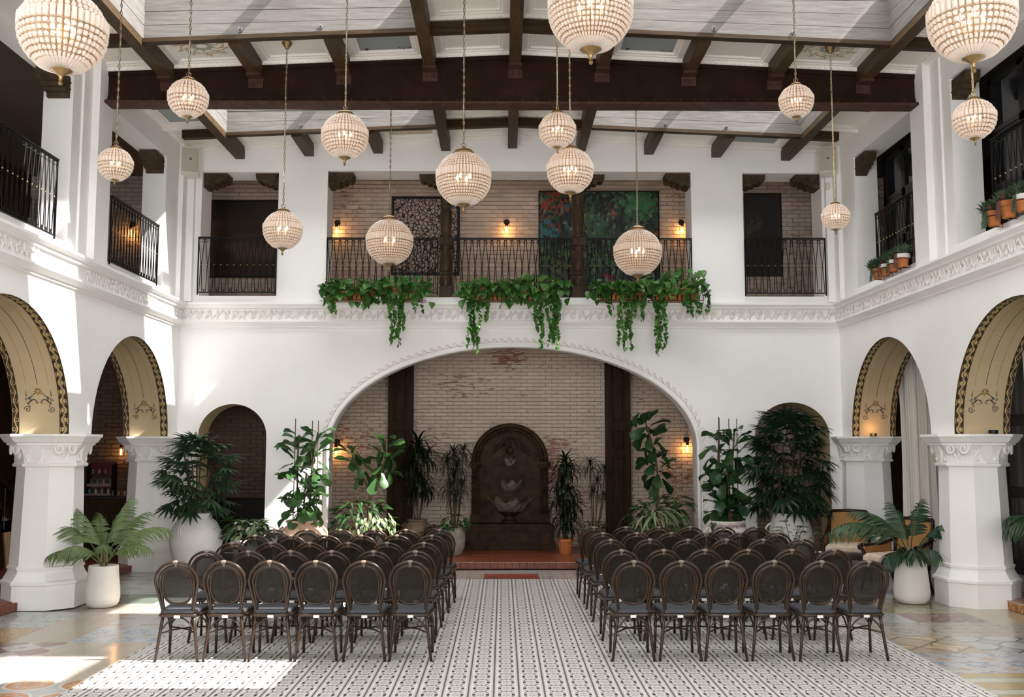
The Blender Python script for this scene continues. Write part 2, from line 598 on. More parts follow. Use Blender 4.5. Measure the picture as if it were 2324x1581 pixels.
# (x0, x1, y0, y1, material): rugs of old cement tile either side of the aisle field
PATCH = [
    (-6.4, -5.05, 7.3, 8.55, M_patch('ochre_rug_tile', 'plain', tan, ochre, bro)),
    (-5.05, FX0, 7.3, 8.55, M_patch('orange_medallion_tile', 'medallion', gry, (.58, .25, .08), wht, .45)),
    (-4.30, FX0, 8.55, 9.40, M_patch('peach_speckled_tile', 'speckle', (.64, .54, .44), (.58, .42, .28), wht)),
    (-5.05, -4.30, 8.55, 9.40, M_patch('white_rose_tile', 'star', wht, (.68, .60, .54), (.60, .40, .33), .4)),
    (-6.4, -5.05, 8.55, 9.40, M_patch('tan_rug_tile', 'plain', tan, cream, bro)),
    (-4.30, FX0, 9.40, 10.10, M_patch('plain_sand_tile', 'plain', (.58, .50, .40), (.66, .56, .44), bro)),
    (-6.4, -4.30, 9.40, 10.10, M_patch('white_hexagon_tile', 'hex', (.62, .57, .52), (.36, .20, .15), (.62, .56, .50), .4)),
    (-4.30, FX0, 10.10, 10.85, M_patch('pale_blue_floral_tile', 'floral', (.62, .62, .60), (.30, .43, .56), (.50, .44, .36), .4)),
    (-4.95, -4.30, 10.10, 11.55, M_patch('buff_plain_tile', 'plain', (.56, .45, .33), (.50, .39, .27), bro)),
    (-6.4, -4.95, 10.10, 10.85, M_patch('mustard_tile', 'speckle', ochre, bro, tan)),
    (-4.30, FX0, 10.85, 11.60, M_patch('white_dash_tile', 'dash', (.62, .60, .56), (.50, .36, .24), (.56, .53, .5), .4)),
    (-6.4, -4.95, 10.85, 11.95, M_patch('celadon_leaf_tile', 'floral', (.50, .53, .47), (.26, .32, .27), (.42, .46, .40), .3)),
    (-4.95, -4.30, 11.55, 12.4, M_patch('rust_speckled_tile', 'speckle', (.60, .53, .43), (.48, .26, .10), wht)),
    (-4.30, FX0, 11.60, 12.75, M_patch('orange_line_tile', 'star', (.66, .62, .55), (.64, .57, .47), (.62, .38, .20), .6)),
    (-6.4, -4.3, 12.4, 13.3, M_patch('green_rug_tile', 'plain', grn, (.22, .27, .19), grn)),
    (-4.30, FX0, 12.75, 13.7, M_patch('blue_white_tile', 'speckle', (.56, .58, .57), (.36, .42, .48), wht)),
    (-6.4, FX0, 13.3, 16.3, M_patch('red_dash_white_tile', 'dash', (.54, .55, .53), (.33, .18, .13), (.48, .48, .46), .4)),
    (FX1, 6.6, 7.3, 8.60, M_patch('yellow_striped_tile', 'stripe', (.54, .37, .14), (.62, .56, .40), (.33, .37, .30), .4)),
    (FX1, 5.1, 8.60, 9.40, M_patch('blue_orange_floral_tile', 'floral', (.55, .53, .51), (.24, .27, .38), (.55, .33, .16), .4)),
    (5.1, 6.6, 8.60, 9.40, M_patch('brown_rug_tile', 'speckle', bro, ochre, tan)),
    (FX1, 4.60, 9.40, 10.25, M_patch('tan_star_tile', 'star', (.50, .40, .28), (.56, .42, .24), (.22, .13, .08), .5)),
    (4.60, 6.6, 9.40, 10.25, M_patch('blue_octagon_tile', 'octagon', (.53, .53, .49), (.13, .14, .17), (.42, .42, .40), .4)),
    (FX1, 4.60, 10.25, 11.0, M_patch('grey_orange_floral_tile', 'floral', (.46, .43, .36), (.22, .24, .22), (.52, .33, .16), .4)),
    (4.60, 6.6, 10.25, 11.0, M_patch('fine_tan_tile', 'dash', (.48, .40, .29), (.34, .27, .20), (.42, .35, .27), .2)),
    (FX1, 4.60, 11.0, 11.75, M_patch('pale_blue_geometric_tile', 'diamond', (.50, .50, .48), (.20, .20, .24), (.34, .36, .38), .4)),
    (4.60, 5.43, 11.0, 11.75, M_patch('dark_red_diamond_tile', 'diamond', red, (.40, .36, .30), (.15, .05, .035), .2)),
    (5.43, 6.6, 11.0, 12.1, M_patch('plain_tan_tile', 'plain', (.50, .38, .23), (.56, .44, .28), bro)),
    (FX1, 5.43, 11.75, 12.9, M_patch('yellow_lozenge_tile', 'lozenge', (.40, .36, .24), (.52, .39, .18), (.14, .18, .14), .4)),
    (5.43, 6.6, 12.1, 16.3, M_patch('teal_floral_tile', 'floral', (.36, .36, .30), (.15, .20, .19), (.42, .28, .13), .4)),
    (FX1, 5.43, 12.9, 16.3, M_patch('grey_blue_tile', 'octagon', (.46, .45, .42), (.17, .19, .24), (.40, .38, .33), .4)),
    (-2.6, -.23, FY1, 15.8, M_patch('cream_dot_tile', 'diamond', (.56, .50, .41), (.52, .36, .22), (.48, .42, .34), .2)),
    (.55, 2.6, FY1, 15.8, M_patch('ochre_blue_border_tile', 'diamond', (.54, .50, .44), (.50, .30, .12), (.36, .42, .48), .2)),
    (FX0, -2.6, FY1, 16.0, M_patch('grey_border_tile', 'speckle', gry, blu, tan)),
    (2.6, FX1, FY1, 16.0, M_patch('tan_border_tile', 'speckle', tan, gry, bro)),
    (-.23, .55, 15.30, 15.8, M_patch('aqua_strip_tile', 'plain', (.44, .52, .50), (.52, .56, .53), bro)),
    (-.23, .55, FY1, 15.30, M_patch('plain_red_tile', 'plain', (.42, .068, .035), (.36, .055, .03), red)),
]
FLOORM = [AISLE] + [p[4] for p in PATCH]
def patch_at(x, y):
    if FX0 <= x <= FX1 and y <= FY1:
        return 0
    for i, p in enumerate(PATCH):
        if p[0] <= x <= p[1] and p[2] <= y <= p[3]:
            return i + 1
    return None

floor = struct('floor')
mb = MB().box((.13, 8.0, -.15), (20, 22, .26))
obj('floor_slab', mb, M_plain('warm_beige_floor_bed', (.34, .30, .25), .6, scale=3), floor)
def tile_mb(x0, x1, y0, y1, top=0.0):
    g = .0012
    b = MB()
    b.box(((x0 + x1) / 2, (y0 + y1) / 2, top - .012), (x1 - x0 - 2 * g, y1 - y0 - 2 * g, .022))
    return b
GX = [AX0 + .2 * i for i in range(-2, 70)]
cells = []
for j in range(-10, 75):
    y0 = AY0 + .2 * j
    if y0 < 7.4 or y0 > 16.1: continue
    xs = sorted(set([x for x in GX if -6.3 < x < 6.5] + [FX0, FX1]))
    for a, b in zip(xs, xs[1:]):
        if b - a < .01: continue
        k = patch_at((a + b) / 2, y0 + .1)
        if k is None: continue
        if y0 + .1 > 14.66 and abs((a + b) / 2 - .13) < 3 and y0 + .2 > 15.85: continue
        cells.append((a, b, y0, y0 + .2, k))
vis = [c for c in cells if c[3] > 7.85 and abs((c[0] + c[1]) / 2) < (c[3]) * .53]
vis.sort(key=lambda c: c[2] * 1.0 + .02 * abs(c[0]))
near = set(vis[:300])
TM = {}
for c in vis[:300]:
    key = (round(c[1] - c[0], 3), c[4])
    if key not in TM:
        w = c[1] - c[0]
        TM[key] = tile_mb(-w / 2, w / 2, -.1, .1).mesh('tile', FLOORM[c[4]])
    put('tile', TM[key], floor, TR((c[0] + c[1]) / 2, (c[2] + c[3]) / 2, 0))
mb = MB()
for c in cells:
    if c in near: continue
    mb.m = c[4]
    mb.join(tile_mb(*c[:4]))
    mb.mi[-6:] = [c[4]] * 6
o = obj('floor_tiles', mb, FLOORM, floor)
tag(o, kind='stuff')

# ------------------------------------------------------------------ walls
XL, XR, YB, YF = -5.2, 5.46, 16.0, -1.2
CX = .13
def wall(name, fr, s0, s1, z0, z1, d, ops, mat, parent=None, soff=True, ends=True):
    """fr(s, z, t) -> point, t = depth behind the face. ops: dict(a, b, lo, top=f(s), arch=bool)"""
    cuts = {round(s0, 5), round(s1, 5)}
    for o in ops:
        n = 28 if o.get('arch') else 1
        for i in range(n + 1):
            k = i / n
            if o.get('arch'): k = (1 - math.cos(PI * k)) / 2
            cuts.add(round(o['a'] + (o['b'] - o['a']) * k, 5))
    cuts = sorted(c for c in cuts if s0 - 1e-6 <= c <= s1 + 1e-6)
    M1 = MB()
    def q(p): M1.add([fr(*x) for x in p], [(0, 1, 2, 3)])
    for a, b in zip(cuts, cuts[1:]):
        mid = (a + b) / 2
        lo = (z0, z0)
        for o in sorted([o for o in ops if o['a'] < mid < o['b']], key=lambda o: o['lo']):
            if o['lo'] > lo[0] + 1e-6:
                for t in (0, d): q([(a, lo[0], t), (b, lo[1], t), (b, o['lo'], t), (a, o['lo'], t)])
                q([(a, o['lo'], 0), (b, o['lo'], 0), (b, o['lo'], d), (a, o['lo'], d)])
            ta, tb = o['top'](a), o['top'](b)
            if not o.get('nosoff'):
                q([(a, ta, 0), (b, tb, 0), (b, tb, d), (a, ta, d)])
            lo = (ta, tb)
        for t in (0, d): q([(a, lo[0], t), (b, lo[1], t), (b, z1, t), (a, z1, t)])
        q([(a, z1, 0), (b, z1, 0), (b, z1, d), (a, z1, d)])
    for o in ops:
        for e in ('a', 'b'):
            if o.get('nosoff'): continue
            s = o[e]; zt = o['top'](s)
            if zt > o['lo'] + 1e-4:
                q([(s, o['lo'], 0), (s, zt, 0), (s, zt, d), (s, o['lo'], d)])
    if ends:
        for s in (s0, s1): q([(s, z0, 0), (s, z1, 0), (s, z1, d), (s, z0, d)])
    w = obj(name, M1, mat, parent)
    if parent is None: tag(w, kind='structure')
    return w

def arch(c, hw, spring, rise, lo, nosoff=False):
    def top(s):
        k = max(0.0, 1 - ((s - c) / hw) ** 2)
        return spring + rise * math.sqrt(k)
    return dict(a=c - hw, b=c + hw, lo=lo, top=top, arch=True, c=c, hw=hw, spring=spring, rise=rise, nosoff=nosoff)
def rect(a, b, lo, hi):
    return dict(a=a, b=b, lo=lo, top=lambda s: hi)

LZ, UZ = 4.0, 7.15
SPR = 2.06
DSIDE = .68
ARCHES = [(14.12, 1.44, 1.40), (10.50, 1.53, 1.45)]
frL = lambda s, z, t: (XL - t, s, z)
frR = lambda s, z, t: (XR + t, s, z)
frB = lambda s, z, t: (s, YB + t, z)
side_ops = lambda: [arch(c, h, SPR, r, SPR, True) for c, h, r in ARCHES]
wl = wall('wall_left', frL, 8.35, YB, SPR, LZ, DSIDE, side_ops(), WHITE)
wr = wall('wall_right', frR, 8.35, YB, SPR, LZ, DSIDE, side_ops(), WHITE)
for pw, fr in ((wl, frL), (wr, frR)):
    wall('plain_bay', fr, YF, 8.35, 0, LZ, DSIDE, [], WHITE, pw)
    up = wall('upper_storey', fr, YF, YB, LZ, UZ, .36, [rect(12.92, 15.1, 4.33, 6.38), rect(9.45, 11.75, 4.33, 6.38), rect(5.9, 8.2, 4.33, 6.38)], WHITE, pw)
BIG = arch(.17, 2.975, 1.90, 1.63, -.0, False)
NICL = arch(-4.32, .545, SPR, .52, 0, True)
NICR = arch(4.65, .60, SPR, .55, 0, True)
wb = wall('wall_back', frB, XL - .4, XR + .4, 0, LZ, .54, [NICL, BIG, NICR], WHITE)
wall('upper_storey', frB, XL - .4, XR + .4, LZ, UZ, .54, [rect(-4.92, -3.67, 4.33, 6.38), rect(-2.87, 3.09, 4.20, 6.40), rect(3.94, 5.235, 4.33, 6.38)], WHITE, wb)
# raised sill inside the wide upper opening
obj('sill', MB().box((.11, YB + .34, 4.265), (5.94, .40, .13)), WHITE, wb)
obj('sill_step', MB().box((.11, YB + .12, 4.22), (5.94, .10, .04)), WHITE, wb)
# soffits painted in their own colour
def soffit(fr, o, d, mat, parent, drop=True, name='soffit'):
    n = 40
    pts = []
    if drop: pts.append((o['a'], o['lo']))
    for i in range(n + 1):
        an = PI - PI * i / n
        pts.append((o['c'] + o['hw'] * math.cos(an), o['spring'] + o['rise'] * math.sin(an)))
    if drop: pts.append((o['b'], o['lo']))
    b = MB()
    for (s1_, z1_), (s2_, z2_) in zip(pts, pts[1:]):
        b.add([fr(s1_, z1_, 0), fr(s2_, z2_, 0), fr(s2_, z2_, d), fr(s1_, z1_, d)], [(0, 1, 2, 3)])
    return obj(name, b, mat, parent, smooth=40)
soffit(frB, NICL, .54, OLIVE, wb)
soffit(frB, NICR, .54, OLIVE, wb)
# rounded bead along the great arch
pts = [(BIG['b'], 0.0)] + [(BIG['c'] + BIG['hw'] * math.cos(PI * i / 60), BIG['spring'] + BIG['rise'] * math.sin(PI * i / 60)) for i in range(61)] + [(BIG['a'], 0.0)]
obj('arch_bead', MB().tube([(x, YB + .015, z) for x, z in pts], .035, 8), WHITE, wb, smooth=True)
# painted running-dog scroll round the great arch (flat stencil, a few mm of paint)
SCROLLP = M_plain('faded_pink_stencil', (.72, .63, .56), .8, var=.06)
GOLDP = M_plain('gold_stencil_paint', (.58, .43, .20), .7, var=.18, scale=12)
BROWNP = M_plain('dark_brown_stencil_paint', (.055, .032, .018), .7, var=.3, scale=12)
TEALP = M_plain('grey_teal_stencil_paint', (.13, .15, .13), .7)
LINEP = M_plain('ochre_line_paint', (.52, .36, .15), .7)
mb = MB()
def along(pts, step):
    out = []; acc = 0.0; nxt = 0.0
    for (a, b) in zip(pts, pts[1:]):
        L = math.hypot(b[0] - a[0], b[1] - a[1])
        while nxt <= acc + L:
            k = (nxt - acc) / L
            out.append((a[0] + (b[0] - a[0]) * k, a[1] + (b[1] - a[1]) * k, (b[0] - a[0]) / L, (b[1] - a[1]) / L))
            nxt += step
        acc += L
    return out
for (x, z, tx, tz) in along(pts, .125):
    nx, nz = tz, -tx
    if (nx * (x - BIG['c']) + nz * (z - 1.0)) < 0: nx, nz = -nx, -nz
    P = lambda u, w: (x + tx * u + nx * (w + .055), YB - .003, z + tz * u + nz * (w + .055))
    mb.ribbon([P(u, w) for u, w in ((-.06, .0), (-.03, .006), (0, .03), (.025, .058), (.05, .05), (.052, .03), (.035, .022), (.025, .034))], [.012, .016, .02, .018, .014, .012, .01, .006], (0, -1, 0))
    mb.ribbon([P(-.063, .0), P(.063, .0)], .010, (0, -1, 0))
o = obj('painted_scroll_border', mb, SCROLLP, wb); tag(o, kind='stuff')

# decorated soffits of the side arches
def side_soffit(fr, o, parent):
    soffit(fr, o, DSIDE, CREAM, parent, drop=False)
    hw, rs = o['hw'], o['rise']
    Ltot = PI * (hw + rs) / 2
    def S(u, t, e=.003):
        """u metres up the far jamb from the springing, t metres behind the wall face"""
        th = PI * u / Ltot
        c, s_ = math.cos(th), math.sin(th)
        return Vector(fr(o['c'] + (hw - e) * c, o['spring'] + (rs - e) * s_, t))
    def Nn(u):
        th = PI * u / Ltot
        p = Vector(fr(o['c'], o['spring'], 0)) - Vector(fr(o['c'] + math.cos(th) * hw, o['spring'] + math.sin(th) * rs, 0))
        return p
    dark = MB(); gold = MB(); line = MB(); teal = MB()
    n = 56
    for (t0, t1) in ((.004, .115), (DSIDE - .085, DSIDE - .004)):
        for i in range(n):
            a, b = Ltot * i / n, Ltot * (i + 1) / n
            dark.add([S(a, t0), S(b, t0), S(b, t1), S(a, t1)], [(0, 1, 2, 3)])
    def gr(path, w, e=.005, m=gold):
        m.ribbon([S(u, t, e) for u, t in path], w, lambda i: Nn(path[i][0]))
    step = .115
    k = int(Ltot / step)
    for i in range(k):
        u0 = Ltot * (i + .5) / k
        sg = 1 if i % 2 else -1
        tc = .06
        # the winding ribbon, a palmette fan in each bay
        gr([(u0 + step * (j / 6 - .5), tc + sg * .040 * math.cos(PI * (j / 6 - .5)) * (1 if True else 0) - sg * .012) for j in range(7)], [.010, .018, .022, .022, .022, .018, .010])
        for j in range(5):
            an = (j - 2) * .5
            gr([(u0 + .006 * (j - 2), tc - sg * .030), (u0 + math.sin(an) * .034, tc - sg * .030 + sg * math.cos(an) * .040)], [.006, .014], .006)
        gr([(u0 - step * .42, tc - sg * .046), (u0 - step * .2, tc - sg * .040), (u0 + step * .2, tc - sg * .046)], .008)
        t2 = DSIDE - .045
        gr([(u0 + step * (j / 5 - .5), t2 + sg * .026 * math.cos(PI * (j / 5 - .5)) - sg * .006) for j in range(6)], [.008, .013, .015, .015, .013, .008])
        gr([(u0 + .025 * math.cos(q), t2 - sg * .018 + .018 * math.sin(q)) for q in [2 * PI * j / 7 for j in range(7)]], .007)
    for t, w, m in ((.21, .011, line), (.345, .006, dark), (.48, .011, line)):
        path = [(.62 + (Ltot - 1.24) * i / 40, t) for i in range(41)]
        gr(path, w, .005, m)
    def spiral(u, t, r, turns, sg, st):
        return [(u + r * (1 - j / 26) * math.sin(st + sg * turns * 2 * PI * j / 26), t + r * (1 - j / 26) * math.cos(st + sg * turns * 2 * PI * j / 26)) for j in range(27)]
    for u0, sc in ((.42, 1.0), (Ltot - .42, 1.0), (Ltot / 2, .8)):
        T = .345
        d = -1 if u0 > Ltot * .6 else 1
        for j in range(8):
            an = 2 * PI * j / 8
            q = [(u0 + d * (.11 + .062 * f_ * math.cos(an)) * sc, T + .062 * f_ * math.sin(an) * sc) for f_ in (.2, .65, 1.0)]
            gr(q, [.006 * sc, .030 * sc, .004], .006, line)
            q = [(a + .004, b + .004) for a, b in q]
            gr(q[:2], [.004, .010], .007, dark)
        for sg in (-1, 1):
            gr([(u0 + d * (-.02 + .03 * math.sin(j * .9)) * sc, T + sg * (.02 + .026 * j) * sc) for j in range(6)], [.006, .014, .010, .018, .012, .005], .006, dark)
            gr([(u0 + d * (.10 - .02 * j) * sc, T + sg * (.03 + .022 * j) * sc) for j in range(5)], [.004, .010, .008, .012, .004], .006, dark)
            gr([(u0 + d * (.005) * sc, T + sg * .10 * sc), (u0 + d * .04 * sc, T + sg * .115 * sc)], [.026, .034], .006, teal)
            gr([(u0 - .02 * d * sc, T + sg * .012), (u0 - .04 * d * sc, T + sg * .03), (u0 - .025 * d * sc, T + sg * .045)], .008, .006, dark)
            if sc == 1.0:
                gr(spiral(u0 - d * .115, T + sg * .145, .042, 1.6, sg * d, PI / 2 * 0), .008, .006, dark)
                gr(spiral(u0 + d * .01, T + sg * .150, .024, 1.2, -sg * d, PI), .007, .006, dark)
                gr([(u0 + d * .05, T + sg * .15), (u0 + d * .13, T + sg * .145)], [.012, .003], .006, dark)
                gr([(u0 - d * .09, T + sg * .11), (u0 - d * .02, T + sg * .145)], .008, .006, dark)
        if sc == 1.0:
            gr([(u0 - d * .045, T - .12), (u0 - d * .045, T + .12)], .006, .006, line)
    for b, nm, m in ((dark, 'dark_stencil_border', BROWNP), (gold, 'gold_scroll_stencil', GOLDP), (line, 'ochre_stencil_line', LINEP), (teal, 'teal_stencil_leaf', TEALP)):
        q = obj(nm, b, m, parent); tag(q, kind='stuff')
for fr, pw in ((frL, wl), (frR, wr)):
    for c, h, r in ARCHES:
        side_soffit(fr, arch(c, h, SPR, r, SPR), pw)

# walls beyond and behind
def simple_wall(name, c, d, mat):
    return tag(obj(name, MB().box(c, d), mat), kind='structure')
FILLWIN = [(-4.3, -2.1), (-.97, 1.23), (2.36, 4.56)]  # openings for the added, unseen windows that let in fill light
frF = lambda s, z, t: (s, YF - t, z)
wf_ = wall('wall_front', frF, -7.0, 7.2, 0, UZ, .25, [rect(a, b, .9, 5.6) for a, b in FILLWIN], WHITE)
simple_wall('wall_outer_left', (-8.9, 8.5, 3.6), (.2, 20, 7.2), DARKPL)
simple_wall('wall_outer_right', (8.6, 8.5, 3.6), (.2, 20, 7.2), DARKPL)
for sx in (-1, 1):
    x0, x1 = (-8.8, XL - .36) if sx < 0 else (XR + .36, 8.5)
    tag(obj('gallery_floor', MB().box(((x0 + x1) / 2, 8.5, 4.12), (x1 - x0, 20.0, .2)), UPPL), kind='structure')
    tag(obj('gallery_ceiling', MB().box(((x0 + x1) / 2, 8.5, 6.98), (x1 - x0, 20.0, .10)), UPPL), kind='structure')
tag(obj('gallery_floor', MB().box((CX, 17.42, 4.10), (14.5, 1.72, .2)), CEILW), kind='structure')
tag(obj('gallery_ceiling', MB().box((CX, 17.42, 6.99), (14.5, 1.72, .06)), CEILW), kind='structure')
# cross walls closing the upper galleries beside the back hall
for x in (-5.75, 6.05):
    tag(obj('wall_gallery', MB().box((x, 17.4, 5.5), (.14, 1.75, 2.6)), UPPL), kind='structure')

# brick walls, laid brick by brick
YW = 18.30
def brick_wall(name, x0, x1, z0, z1, bl, bh, bm, mm, want, label=None, wanted=300):
    """bricks proud of a mortar bed; the `wanted` nearest `want` centre are single parts, the rest one stuff part"""
    root = struct(name, label)
    obj('mortar_bed', MB().box(((x0 + x1) / 2, YW + .10, (z0 + z1) / 2), (x1 - x0, .2, z1 - z0)), mm, root)
    g = .011
    L = []
    rows = int((z1 - z0) / bh)
    for r in range(rows):
        z = z0 + bh * (r + .5)
        x = x0 + (bl / 2 if r % 2 else 0) - bl / 2
        while x < x1:
            a, b = max(x, x0), min(x + bl, x1)
            if b - a > .05: L.append((a, b, z))
            x += bl
    L.sort(key=lambda c: want((c[0] + c[1]) / 2, c[2]))
    ms = []
    for k in range(3):
        b = MB().bbox((0, 0, 0), (bl - g, .05, bh - g), .006)
        for i, v in enumerate(b.v):
            b.v[i] = (v[0] + rnd.uniform(-.003, .003), v[1] + rnd.uniform(-.003, .003), v[2] + rnd.uniform(-.002, .002))
        ms.append(b.mesh('brick', bm))
    rest = MB()
    n = 0
    for a, b, z in L:
        full = abs(b - a - bl) < 1e-3
        y = YW - .012 + rnd.uniform(-.005, .005)
        if full and n < wanted:
            put('brick', ms[n % 3], root, TR((a + b) / 2, y, z)); n += 1
        else:
            rest.box(((a + b) / 2, y, z), (b - a - g, .05, bh - g))
    tag(obj('bricks', rest, bm, root), kind='stuff')
    return root
def w_alcove(x, z):
    inside = abs(x - .15) < 3.3 and z < 3.6
    hid = (abs(x - .1) < .8 and z < 2.2) or abs(abs(x - .1) - 1.95) < .3
    return (0 if inside else 50) + (20 if hid else 0) + abs(z - 2.6) + .3 * abs(x - .1)
brick_wall('wall_alcove_brick', -3.6, 3.95, 0.0, 4.0, .225, .068, BRICKL, MORTAR, w_alcove)
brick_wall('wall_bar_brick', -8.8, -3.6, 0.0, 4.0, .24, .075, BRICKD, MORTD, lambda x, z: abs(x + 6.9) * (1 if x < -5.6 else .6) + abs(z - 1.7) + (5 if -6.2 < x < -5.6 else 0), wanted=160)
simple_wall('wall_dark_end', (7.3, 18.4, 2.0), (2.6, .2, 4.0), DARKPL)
brick_wall('wall_niche_brick', 3.95, 6.0, 0.0, 4.0, .225, .068, BRICKL, MORTAR, lambda x, z: abs(x - 4.9) + abs(z - 1.6), wanted=60)
def w_upper(x, z):
    hid = (-2.1 < x < -.8 and 5 < z < 6.55) or (.65 < x < 2.95 and 4.6 < z < 6.67)
    ins = -2.9 < x < 3.4
    return (0 if ins and z > 5.2 else 30) + (20 if hid else 0) + abs(z - 5.9) + abs(x - .1) * .3
brick_wall('wall_gallery_brick', -8.8, 8.5, 4.2, 7.03, .235, .078, BRICKU, MORTARU, w_upper)

# ------------------------------------------------------------------ raised red tile platforms
plat = struct('floor_platform')
obj('platform_bed', MB().box((.15, 17.1, .044), (6.0, 2.5, .09)), GROUT, plat)
tw = .33
tmesh = MB().bbox((0, 0, 0), (tw - .008, .52, .016), .003).mesh('tile', STEPT)
for j in range(5):
    for i in range(18):
        x = .15 + (i - 8.5) * tw
        y = 16.09 + j * .53
        if y > 18.3: continue
        put('tile', tmesh, plat, TR(x, y, .097))
bw = .115
bmesh_ = MB().bbox((0, 0, 0), (bw - .010, .05, .092), .004).mesh('brick', STEPB)
for i in range(52):
    put('brick', bmesh_, plat, TR(.15 + (i - 25.5) * bw, 15.812, .050))
obj('nosing_joint', MB().box((.15, 15.83, .1005), (6.0, .022, .008)), GROUT, plat)
for nm, x0, x1, ya, yb, tm, bm in (('floor_bar_platform', -8.8, -5.68, 5.0, 18.2, STEPT, STEPB), ('floor_curtain_platform', 5.96, 8.5, 5.0, 18.2, None, None)):
    r = struct(nm)
    obj('platform_bed', MB().box(((x0 + x1) / 2, (ya + yb) / 2, .044), (x1 - x0 - .06, yb - ya, .09)), GROUT, r)
    edge = x1 if x0 < 0 else x0
    sg = -1 if x0 < 0 else 1
    if tm:
        tmesh2 = MB().bbox((0, 0, 0), (.50, .33, .016), .003).mesh('tile', tm)
        bmesh2 = MB().bbox((0, 0, 0), (.05, bw - .010, .092), .004).mesh('brick', bm)
        nb = 0
        y = 10.2
        while y < 16.0:
            put('brick', bmesh2, r, TR(edge - .012, y, .050)); y += bw
        rest = MB()
        y = 10.3
        while y < 18:
            for i in range(6):
                x = edge + sg * (.30 + .51 * i)
                if i < 3 and y < 16: put('tile', tmesh2, r, TR(x, y, .097))
                else: rest.box((x, y, .097), (.50, .33, .016))
            y += .34
        tag(obj('tiles', rest, tm, r), kind='stuff')
    else:
        y = 10.2
        m1 = MB().bbox((0, 0, 0), (.025, .192, .092), .003)
        ma, mb_ = m1.mesh('riser_tile', STEPOR), m1.mesh('riser_tile', STEPBLUE)
        t1 = MB().bbox((0, 0, 0), (.34, .192, .016), .003)
        ta, tb = t1.mesh('tile', M_plain('pinkish_tan_tile', (.36, .20, .12), .3, var=.3)), t1.mesh('tile', STEPBLUE)
        while y < 16:
            put('riser_tile', ma if y < 12.6 else mb_, r, TR(edge + .010, y, .050))
            for i in range(4):
                put('tile', ta if y < 12.6 else tb, r, TR(edge + .17 + .35 * i, y, .098))
            y += .2
        obj('nosing', MB().box((edge + .002, 13, .1015), (.03, 6, .01)), GROUT, r)
# ------------------------------------------------------------------ columns of the arcades
def octa(a, c, cx=0, cy=0):
    return [(cx + x, cy + y) for x, y in ((a - c, -a), (a, -(a - c)), (a, a - c), (a - c, a), (-(a - c), a), (-a, a - c), (-a, -(a - c)), (-(a - c), -a))]
def octstack(levels, mb=None):
    mb = mb or MB()
    vs = []
    for (a, c, z) in levels:
        vs += [(x, y, z) for x, y in octa(a, c)]
    fs = [tuple(range(8))[::-1], tuple(range(len(vs) - 8, len(vs)))]
    for i in range(len(levels) - 1):
        for k in range(8):
            l = (k + 1) % 8
            fs.append((i * 8 + k, i * 8 + l, i * 8 + 8 + l, i * 8 + 8 + k))
    return mb.add(vs, fs)
base_m = octstack([(a * .83, c * .83, z) for a, c, z in [(.53, .29, 0), (.53, .29, .28), (.55, .30, .29), (.55, .30, .32), (.52, .29, .34), (.475, .275, .42), (.465, .27, .45), (.48, .275, .46), (.48, .275, .49), (.455, .265, .50)]]).mesh('base', PILLAR)
shaft_m = octstack([(.380, .222, .50), (.350, .208, 1.68)]).mesh('shaft', PILLAR)
capb = octstack([(.435, .255, 1.665), (.45, .26, 1.68), (.45, .26, 1.70), (.43, .255, 1.715), (.43, .255, 1.74), (.435, .255, 1.80), (.46, .26, 1.87), (.50, .27, 1.925), (.52, .28, 1.93), (.52, .28, 1.95), (.545, .285, 1.96), (.585, .295, 2.02), (.60, .30, 2.03), (.60, .30, 2.06), (.2, .1, 2.061)])
cap_m = capb.mesh('capital', PILLAR)
def volute(mb, P, R0=.075, turns=1.6, w=.035):
    """P(a, b, h): local frame; a = outwards, b = up, h = sideways"""
    n = 26
    pts = []
    for j in range(n + 1):
        t = j / n
        r = R0 * (1 - .82 * t)
        an = PI / 2 + turns * 2 * PI * t
        pts.append(P(r * math.cos(an), r * math.sin(an), 0))
    mb.tube(pts, [w * (1 - .55 * j / n) for j in range(n + 1)], 6)
vol = MB()
acan = MB()
